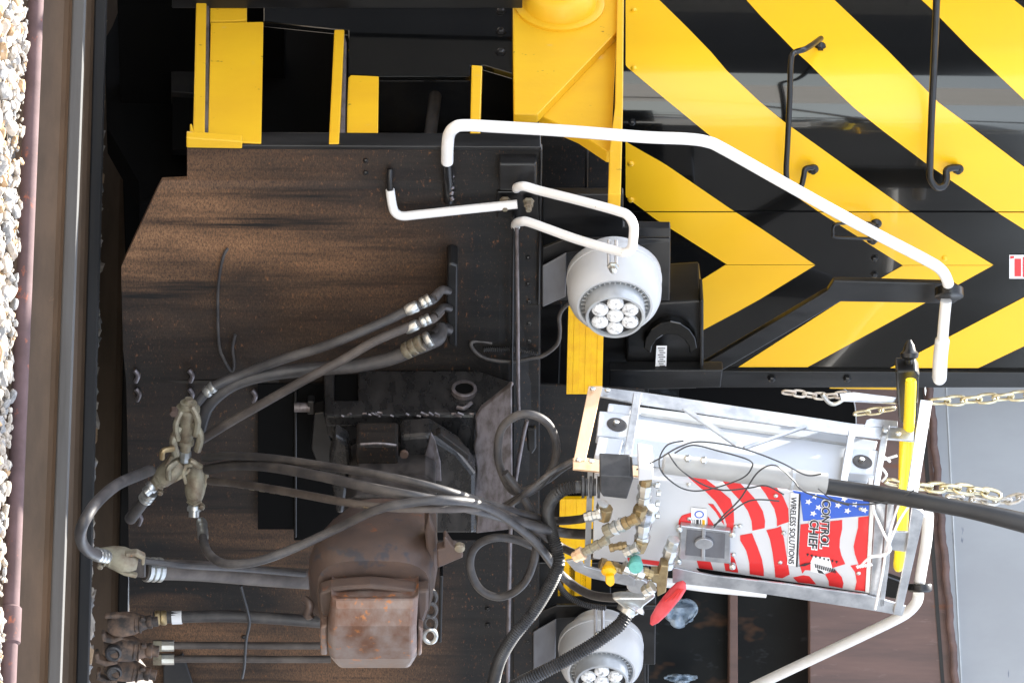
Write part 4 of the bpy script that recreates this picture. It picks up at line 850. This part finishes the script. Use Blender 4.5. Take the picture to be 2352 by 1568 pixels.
# eagle mark with a row of small stars: wings and head drawn plainly
for k in range(8): 
    x = 1855 + k * 9.5; y = 1272 + k * 2.4; fpl('mark_star', [(x - 3, y), (x, y - 1.5), (x + 3, y), (x, y + 5)], -.0165, M_ink, fp, th=.0005, bev=0)
fpl('eagle_mark', [(1868, 1277), (1905, 1280), (1912, 1305), (1890, 1318), (1862, 1312), (1862, 1290)], -.0168, M_wht, fp, th=.0006, bev=0)
for k in range(11): fpl('eagle_feather', [(1871 + k * 4.4, 1294 + k * 1.2), (1873.4 + k * 4.4, 1294 + k * 1.2), (1876 + k * 4.4, 1303 + k * 1.2), (1873 + k * 4.4, 1304 + k * 1.2)], -.016, M_ink, fp, th=.0005, bev=0)
fpl('eagle_feather', [(1832, 1300), (1850, 1293), (1864, 1292), (1850, 1299)], -.016, M_ink, fp, th=.0005, bev=0)
fpl('eagle_feather', [(1876, 1306), (1888, 1311), (1894, 1318), (1880, 1315)], -.016, M_ink, fp, th=.0005, bev=0)
# small certificate sticker
sp = fpl('certificate_sticker', [(1588, 1165), (1623, 1169), (1622, 1216), (1587, 1212)], -.0165, M_wht, fp, th=.001, bev=0, label='small white sticker with blue seal and black bars')
el = [(1606 + 11 * math.cos(a), 1181 + 8.5 * math.sin(a)) for a in [i * math.pi / 10 for i in range(20)]]
fpl('seal', el, -.0155, M_blue, fp, th=.0005, bev=0)
fpl('seal_core', [(1606 + 8 * math.cos(a), 1181 + 6 * math.sin(a)) for a in [i * math.pi / 8 for i in range(16)]], -.015, M_wht, fp, th=.0004, bev=0)
for k, wd in ((0, 1.2), (4, 1.2), (8, 6), (17, 2)): fpl('sticker_bar', [(1591 + k, 1193), (1591 + k + wd, 1193), (1591 + k + wd, 1207), (1591 + k, 1207)], -.0155, M_ink, fp, th=.0005, bev=0)
fpl('sticker_bar', [(1613, 1193), (1619, 1194), (1619, 1214), (1613, 1213)], -.0155, M_yk, fp, th=.0005, bev=0)
for x, y in ((1690, 1208), (1782, 1137), (1800, 1223), (1792, 1290), (1977, 1167), (1972, 1315), (1582, 1112), (1685, 1273), (1584, 1190), (1700, 1207), (1505, 1114), (1583, 1190)):
    lathe('panel_screw', U(x, y, -.018), FW, [(0, .0065), (.003, .006), (.005, .003)], M_zinc, fp, seg=12)
# meter window frame
def rect(cx_, cy_, a, b): return [(cx_ - a, cy_ - b - a * .1), (cx_ + a, cy_ - b + a * .14), (cx_ + a, cy_ + b + a * .14), (cx_ - a, cy_ + b - a * .1)]
mf = fpl('meter_frame', [(1564, 1207), (1678, 1220), (1678, 1294), (1560, 1284)], .0, M_alu, CU, th=.018, bev=.002)
fpl('meter_glass', [(1578, 1216), (1666, 1226), (1664, 1282), (1574, 1274)], .002, M_brk, mf, th=.002, bev=0)
fpl('meter_bar', [(1613, 1212), (1621, 1213), (1619, 1287), (1611, 1286)], .008, M_alu, mf, th=.005)
fpl('meter_knob', [(1617 + 21 * math.cos(a), 1249 + 12 * math.sin(a)) for a in [i * math.pi / 12 for i in range(24)]], .014, M_alu, mf, th=.010, bev=.001)
for x, y in ((1560, 1210), (1682, 1222), (1558, 1284), (1682, 1296)): lathe('meter_screw', U(x, y, -.01), FW, [(0, .009), (.012, .009), (.015, .005)], M_zinc, mf, seg=12)
# bottom flange and right-end frame
fl = [(1545, 1303), (1640, 1322), (1800, 1340), (1990, 1366), (2034, 1378), (2080, 1392), (2072, 1414), (2020, 1404), (1800, 1370), (1660, 1350), (1545, 1338)]
fpl('lower_flange', fl, .02, M_alu, th=.006)
fpl('lower_flange_gap', [(1600, 1306), (1990, 1363), (2010, 1366), (1990, 1374), (1800, 1348), (1620, 1324)], -.01, M_dark, CU, th=.004, bev=0)
fpl('frame_bar', [(2012, 1150), (2034, 1152), (2018, 1392), (1996, 1388)], .012, M_alu, th=.006)
fpl('frame_bar', [(2040, 1148), (2054, 1150), (2042, 1300), (2030, 1392), (2020, 1390)], .02, M_alu, th=.006)
fpl('frame_bar', [(2095, 1165), (2115, 1172), (2123, 1180), (2070, 1414), (2052, 1410), (2078, 1290)], .03, M_alu, th=.012)
fpl('frame_tab', [(2048, 1220), (2096, 1222), (2085, 1268), (2044, 1262)], .015, M_alu, th=.006)
fpl('end_plate', [(1999, 1152), (2008, 1153), (1996, 1366), (1987, 1364)], -.015, M_case, th=.1)
for k in range(5):
    ys = 1160 + k * 3
for pts in (((2066, 1152, .05), (2050, 1200, .05), (2036, 1260, .05), (2024, 1330, .05), (2010, 1398, .05)), ((2092, 1155, .05), (2066, 1195, .05), (2046, 1240, .06), (2036, 1272, .06), (1998, 1280, .05), (1976, 1300, .04)),
            ((2004, 1155, .05), (2010, 1180, .05), (2030, 1225, .05), (2046, 1260, .05), (2030, 1272, .06), (2000, 1275, .05), (1996, 1262, .04)), ((2044, 1060, .02), (2030, 1050, .02), (2022, 1068, .02), (2036, 1090, .02), (2026, 1105, .02)), ((2060, 1046, .03), (2040, 1052, .03), (2024, 1056, .03))):
    tube('white_cord', [U(*q) for q in pts], .0035, M_wht, CU, seg=8)
for i in range(6): tube('white_cord_knot', [U(1968 + i * 6, 1298 - i * 1.0, .05), U(1972 + i * 6, 1304 - i, .055)], .004, M_wht, CU, sub=1, seg=6)
# thin black leads over the unit
LEADS = ['thin black lead arching over the pale side lid to the white tube end', 'thin black lead making the full round loop over the white tube', 'thin black lead drooping from the tube across the lower left of the panel', 'thin black lead running diagonally from the meter window up to the canton', 'short thin black lead from the black duct to the frame upright', 'thin black lead just beside the diagonal one, ending at the meter window']
for pts in (((1462, 1078), (1510, 1055), (1560, 1026), (1610, 1014), (1700, 1028), (1790, 1060), (1850, 1090), (1886, 1088)), ((1550, 1040), (1590, 1022), (1650, 1035), (1720, 1056), (1726, 1075), (1700, 1100), (1620, 1125), (1570, 1122), (1530, 1095), (1515, 1070), (1517, 1045), (1535, 1020), (1570, 1012)),
            ((1535, 1040), (1560, 1075), (1610, 1110), (1660, 1125), (1720, 1120), (1760, 1115), (1800, 1135)), ((1640, 1210), (1660, 1185), (1700, 1145), (1740, 1085), (1780, 1068), (1820, 1100), (1850, 1130), (1950, 1160)), ((1880, 1122), (1920, 1150), (1990, 1158), (2060, 1145), (2100, 1125)), ((1640, 1205), (1655, 1195), (1720, 1150), (1790, 1150))):
    tube('black_lead', [U(x, y, .075) for x, y in pts], .0022, M_cond, None, sub=8, seg=6, label=LEADS.pop(0), cat='wire', group='thin black leads on the control box')
# connector block and fittings on the lower end
cb = fpl('connector_block', [(1378, 1090), (1448, 1094), (1455, 1100), (1440, 1146), (1385, 1140), (1378, 1130)], .10, M_cond, th=.09, bev=.003)
for i in range(5): cyl('cable_gland', U(1378 - i * 9, 1118, .06), U(1378 - i * 9 - 6, 1118, .06), .030 - .002 * (i % 2) * 3, M_cond, CU, seg=24)
cyl('gland_thread', U(1335, 1118, .06), U(1322, 1118, .06), .016, M_cond, CU)
fpl('upright_bar', [(1350, 1082), (1362, 1083), (1356, 1300), (1342, 1298)], -.03, M_alu, th=.01)
def fitting(a, b, r, m, n=3, seg=8, parent=CU, nm='pipe_fitting', fo=.06):
    A, B = U(a[0], a[1], fo), U(b[0], b[1], fo); d = (B - A).length; prof = []
    for i in range(n):
        t0, t1 = i / n, (i + 1) / n; k = 1.0 if i % 2 == 0 else .82
        prof += [(d * t0 + .0001, r * k * .93), (d * (t0 + .08 / n), r * k), (d * (t1 - .08 / n), r * k), (d * t1 - .0001, r * k * .93)]
    return lathe(nm, A, B - A, prof, m, parent, seg=seg, smooth=False)
fpl('manifold_block', [(1466, 1072), (1500, 1078), (1502, 1102), (1466, 1105)], .10, M_case, th=.1, bev=.004)
fitting((1484, 1098), (1482, 1112), .017, M_brass, 1); fitting((1483, 1110), (1478, 1150), .021, M_zinc, 3); fitting((1478, 1148), (1472, 1170), .017, M_zinc, 1)
fitting((1472, 1165), (1466, 1190), .020, M_brass, 2, fo=.08); fitting((1466, 1188), (1432, 1203), .018, M_brass, 3, fo=.1)
fitting((1432, 1203), (1405, 1215), .021, M_zinc, 4, fo=.1); fitting((1405, 1214), (1390, 1222), .020, M_glad, 1, fo=.1)
fitting((1500, 1165), (1482, 1215), .018, M_zinc, 2, fo=.05); fitting((1484, 1175), (1476, 1205), .019, M_alu, 1); fitting((1479, 1200), (1474, 1242), .022, M_zinc, 3, fo=.07)
fitting((1475, 1240), (1466, 1262), .020, M_brass, 1, fo=.08); fitting((1466, 1256), (1434, 1270), .017, M_zinc, 4, fo=.1)
fitting((1385, 1155), (1378, 1180), .016, M_zinc, 2); fitting((1392, 1165), (1386, 1190), .020, M_brass, 1, fo=.07); fitting((1380, 1180), (1342, 1188), .016, M_zinc, 4, fo=.1)
fitting((1548, 1238), (1540, 1262), .018, M_zinc, 2, fo=.04); fitting((1542, 1258), (1530, 1300), .021, M_zinc, 3, fo=.06)
fpl('brass_tee', [(1518, 1298), (1536, 1300), (1530, 1360), (1510, 1370), (1508, 1340), (1496, 1336), (1496, 1318), (1512, 1318)], .10, M_brass, th=.035, bev=.003)
fitting((1500, 1345), (1478, 1358), .018, M_zinc, 4, fo=.12); fitting((1496, 1322), (1478, 1318), .012, M_brass, 2, fo=.1)
fitting((1396, 1238), (1340, 1268), .014, M_glad, 6, fo=.12); fitting((1400, 1258), (1440, 1250), .012, M_brass, 4, fo=.09)
fitting((1340, 1268), (1318, 1280), .019, M_alut, 2, fo=.12)
for x, y in ((1505, 1113), (1508, 1132), (1506, 1155), (1506, 1182)): fitting((x, y), (x + 9, y + 1), .009, M_zinc, 1)
# valve group
vb = fpl('valve_bracket', [(1300, 1288), (1320, 1285), (1338, 1290), (1342, 1300), (1380, 1310), (1440, 1318), (1458, 1330), (1456, 1344), (1440, 1344), (1360, 1328), (1320, 1310)], .06, M_alu, th=.008)
fitting((1378, 1292), (1432, 1308), .016, M_brass, 4, fo=.08); fitting((1432, 1300), (1478, 1318), .018, M_zinc, 3, fo=.1); fitting((1476, 1312), (1500, 1318), .014, M_brass, 2, fo=.1)
lathe('teal_cap', U(1460, 1296, .13), FW * .8 - CD * .25, [(-.03, .016), (0, .0195), (.014, .0200), (.018, .018), (.019, .001)], M_grnk, CU, seg=28, label='round teal cap')
kb = U(1398, 1306, .12)
lathe('valve_knob', kb, FW * .7 + CD * .3, [(-.02, .009), (-.006, .016), (.002, .021), (.010, .021), (.016, .015), (.018, .001)], M_yk, CU, seg=10, label='yellow valve knob')
prism('knob_wing', [kb + FW * .025 + CX * x * PX + CD * y * PX for x, y in ((-7, 3), (11, 0), (13, 20), (3, 27), (-8, 18))], -FW * .018, M_yk, CU, bev=.004)
# cast flange piece and conduit collar
lathe('cast_flange', U(1448, 1386, .0), CD - CX * .6, [(-.03, .018), (-.012, .03), (0, .045), (.008, .047), (.012, .03), (.03, .026)], M_zinc, CU, seg=20)
fpl('cast_arm', [(1405, 1375), (1425, 1372), (1480, 1372), (1500, 1360), (1506, 1372), (1480, 1392), (1466, 1412), (1448, 1420), (1436, 1400)], .03, M_zinc, th=.03, bev=.006)
fpl('grey_disc', [(1465 + 26 * math.cos(a), 1346 + 17 * math.sin(a)) for a in [i * math.pi / 10 for i in range(20)]], .05, M_alu, th=.02, bev=.003)

# ------------------------------------------------------------------ things about the unit
def blob(name, secs, m, label, cat):
    return loft(name, secs, m, None, bev=0, smooth=True, label=label, cat=cat)
secs = []
for (x, y, hw) in ((1571, 1336, 5), (1565, 1345, 13), (1552, 1361, 16), (1536, 1380, 16), (1519, 1402, 15), (1504, 1421, 11), (1496, 1433, 4)):
    c = P(x, y, .86); dv = (CX * .72 + CD * .5).normalized()
    secs.append([c + dv * math.cos(2 * math.pi * i / 16) * hw * PX + FW * math.sin(2 * math.pi * i / 16) * min(.010, hw * PX * .6) for i in range(16)])
rp_ = blob('red_hanging_tag', secs, M_red2 if 'M_red2' in globals() else mat('soft_red_plastic', (.72, .10, .12), (.58, .03, .04), .4, 0, (14, 14, 14), .4, .7, bump=.3, bscale=(25, 25, 25), bdist=.004), 'soft red oblong plastic piece hanging under the brass tee', 'tag')
for k in range(4):
    tube('crease', [P(1528 + k * 9, 1380 - k * 2, .872), P(1545 + k * 7, 1365 - k * 3, .872), P(1556 + k * 5, 1352, .87)], .002, MATS['red_print'], rp_, seg=5)
# black clamp with yellow pole
yp = thing('yellow_pole', 'yellow pole behind the aluminium frame, its end in a black clamp', 'pole', P(2080, 1100, .5))
tube('pole', [P(2092, 872, .42), P(2089, 950, .45), P(2083, 1050, .5), P(2076, 1150, .52), P(2070, 1240, .55), P(2063, 1308, .56)], [.014] + [.0158] * 38 + [.014, .010], M_pole, yp, seg=18)
tube('pole_joint', [P(2081, 1091, .502), P(2081, 1096, .503)], .017, M_yk, yp, sub=1, seg=18)
plate('clamp', [(2058, 852), (2104, 850), (2112, 862), (2108, 930), (2110, 968), (2068, 974), (2064, 960)], .38, M_black, yp, th=.06, bev=.006)
cyl('clamp_screw', P(2086, 848, .35), P(2088, 822, .35), .010, M_black, yp)
lathe('clamp_knob', P(2089, 826, .35), -CD, [(0, .012), (.006, .024), (.018, .026), (.026, .018), (.04, .014), (.055, .005)], M_black, yp, seg=9)
tube('second_pole', [P(2072, 1010, .3), P(2070, 1080, .3), P(2068, 1180, .3)], .008, M_yk, yp, sub=2)
# chains
lk_me = None
def chain(name, pts, m, label, pitch=.030, wr=.0035, L_=.019, Wd=.010, cat='chain'):
    global lk_me
    path = resample(smooth_path(pts, 10), pitch)
    t = thing(name, label, cat, path[0]); me = None
    for i in range(len(path) - 1):
        a, b = path[i], path[i + 1]; c = (a + b) / 2; d = (b - a).normalized(); s = d.orthogonal().normalized()
        s = (FW - d * FW.dot(d)).normalized(); 
        if me is None:
            loop = []
            for k in range(20):
                an = 2 * math.pi * k / 20; loop.append(V((math.copysign(abs(math.cos(an)) ** .7, math.cos(an)) * L_, math.copysign(abs(math.sin(an)) ** .8, math.sin(an)) * Wd, 0)))
            v_, f_ = tube_vf(loop + [loop[0], loop[1]], wr, 8, cap=False); me = bpy.data.meshes.new('link'); me.from_pydata(v_, [], f_); me.materials.append(m)
            me.polygons.foreach_set('use_smooth', [True] * len(me.polygons))
        o = bpy.data.objects.new('link', me); C.objects.link(o)
        u = d.cross(s); e = u if i % 2 == 0 else s; w_ = d.cross(e)
        tilt = .35; e2 = e * math.cos(tilt) + w_ * math.sin(tilt); w2 = d.cross(e2)
        o.matrix_world = Matrix(((d.x, e2.x, w2.x, c.x), (d.y, e2.y, w2.y, c.y), (d.z, e2.z, w2.z, c.z), (0, 0, 0, 1)))
        o.parent = t; o.matrix_parent_inverse = Matrix.Translation(-t.location)
    return t
chain('safety_chain', [P(1800, 900, .1), P(1850, 905, .1), P(1890, 910, .1), P(1960, 903, .1)], mat('pale_worn_chain', (.60, .56, .50), (.45, .38, .32), .4, .5, (50, 50, 50)), 'pale chain drooping in front of the dark rounded opening')
tube('snap_hook', [P(1888, 905, .12), P(1905, 925, .12), P(1922, 926, .12), P(1948, 908, .12), P(1950, 900, .12)], .006, M_zinc, None, seg=8, label='silver snap hook at the end of the pale chain', cat='hook')
chain('safety_chain', [P(1965, 950, .2), P(2000, 945, .2), P(2062, 936, .2)], M_chain, 'short yellow zinc chain left of the black clamp', pitch=.036, L_=.023)
chain('safety_chain', [P(2140, 922, .1), P(2230, 918, .1), P(2300, 912, .1), P(2380, 906, .1), P(2500, 895, .1), P(2800, 860, .1)], M_chain, 'long level yellow zinc chain against the grey wagon side', pitch=.045, wr=.0045, L_=.029, Wd=.014)
chain('safety_chain', [P(2040, 1105, .3), P(2110, 1118, .3), P(2180, 1120, .3), P(2250, 1128, .3), P(2300, 1140, .3)], M_chain, 'heavy yellow zinc chain bunched above the black duct', pitch=.040, wr=.0055, L_=.028, Wd=.014)
chain('safety_chain', [P(2180, 1140, .3), P(2250, 1148, .3), P(2310, 1150, .3), P(2352, 1140, .3), P(2480, 1125, .3)], M_chaing, 'dull grey chain lying between the yellow chain and the black duct', pitch=.034, wr=.005, L_=.024, Wd=.012)

# ------------------------------------------------------------------ the freight wagon behind
DW = 17.6
dwv = (V((math.cos(math.radians(8)), math.sin(math.radians(8)), 0)))
dn = V((math.sin(math.radians(8)), -math.cos(math.radians(8)), 0))
w0 = at(1900, 1200, DW)
def G(px, py, o=0): return hit(px, py, w0 + dn * o, dn)
WG = thing('freight_wagon', 'weathered wagon behind the locomotive with brown sill, dark oily panel and grey side', 'wagon', V((w0.x, w0.y, -.2)))
def gpl(name, pix, o, m, th=.03, bev=.004, **k): return prism(name, [G(x, y, o) for x, y in pix], -dn * th, m, WG, bev=bev, **k)
gpl('grey_side', [(2120, 600), (3900, 600), (3900, 2600), (2200, 2600)], 0, M_wagg, label='dull grey sheet side')
gpl('side_seam', [(2172, 880), (2175, 880), (2212, 1600), (2209, 1600)], .004, M_lampg, th=.003, bev=0)
gpl('brown_sill', [(1856, 700), (2122, 700), (2125, 900), (2150, 1130), (2192, 1600), (2260, 2600), (1880, 2600), (1860, 1568)], .10, M_wag, th=.08, label='wide weathered brown steel beam')
ed = [G(2118 + (y - 700) * .089 + 1.6 * math.sin(y * .06) + 1.0 * math.sin(y * .17), y, .13) for y in range(700, 2500, 14)]
tube('rusty_edge', ed, .0135, M_wag, WG, sub=1, seg=10)
gpl('sill_groove', [(2096, 700), (2106, 700), (2172, 1600), (2164, 1600)], .104, M_under, th=.004, bev=0)
gpl('oily_panel', [(1300, 700), (1862, 700), (1864, 1568), (1890, 2600), (1300, 2600)], -.25, M_wagd, th=.03, label='dark oily panel stained with rust')
gpl('rib', [(1676, 1250), (1694, 1250), (1698, 2600), (1672, 2600)], -.14, M_wag, th=.1)
M_crum = mat('blue_grey_crumpled_film', (.34, .43, .52), (.10, .14, .19), .3, 0, (9, 9, 9), .45, .6, bump=.4, bscale=(14, 14, 14), bdist=.02)
for cx_, cy_, a_, b__ in ((1562, 1404, 40, 34), (1563, 1557, 38, 9)):
    vs = []; fs = []; N_ = 14
    for i in range(N_ + 1):
        for j in range(N_ + 1):
            u, v_ = i / N_ * 2 - 1, j / N_ * 2 - 1; k = 1 + .10 * math.sin(3 * u + 2 * v_)
            e = (1 - abs(u) ** 2 * .3); f_ = (1 - abs(v_) ** 2 * .3)
            vs.append(G(cx_ + u * a_ * k * f_, cy_ + v_ * b__ * k * e, -.14 + .03 * mnoise.noise(V((u * 2, v_ * 2, cx_)))))
    for i in range(N_):
        for j in range(N_): a = i * (N_ + 1) + j; fs.append([a, a + 1, a + N_ + 2, a + N_ + 1])
    ob_ = obj('crumpled_film', vs, fs, M_crum, WG, smooth=True); sm = ob_.modifiers.new('thick', 'SOLIDIFY'); sm.thickness = .004
# dark rounded plate between nose and wagon (right end of the nose hood)
plate('rounded_screen', [(1560, 886), (1925, 886), (1945, 895), (1958, 912), (1965, 935), (1966, 1075), (1560, 1075)], -.75, M_dark, LO, th=.01, label='matt black plate with a rounded corner')
tube('screen_rim', [P(1930, 886, -.74), P(1950, 902, -.74), P(1962, 925, -.74), P(1966, 960, -.74), P(1966, 1000, -.74)], .0022, M_alu, LO, seg=6)
plate('yellow_edge', [(1905, 887), (2070, 887), (2072, 896), (1905, 893)], -.72, M_yeld, LO, th=.01)
plate('lower_side_deck', [(1560, 1150), (2085, 1340), (2060, 1376), (1940, 1350), (1560, 1330)], -.0, M_gloss, LO, th=.02)
bpy.context.view_layer.update()
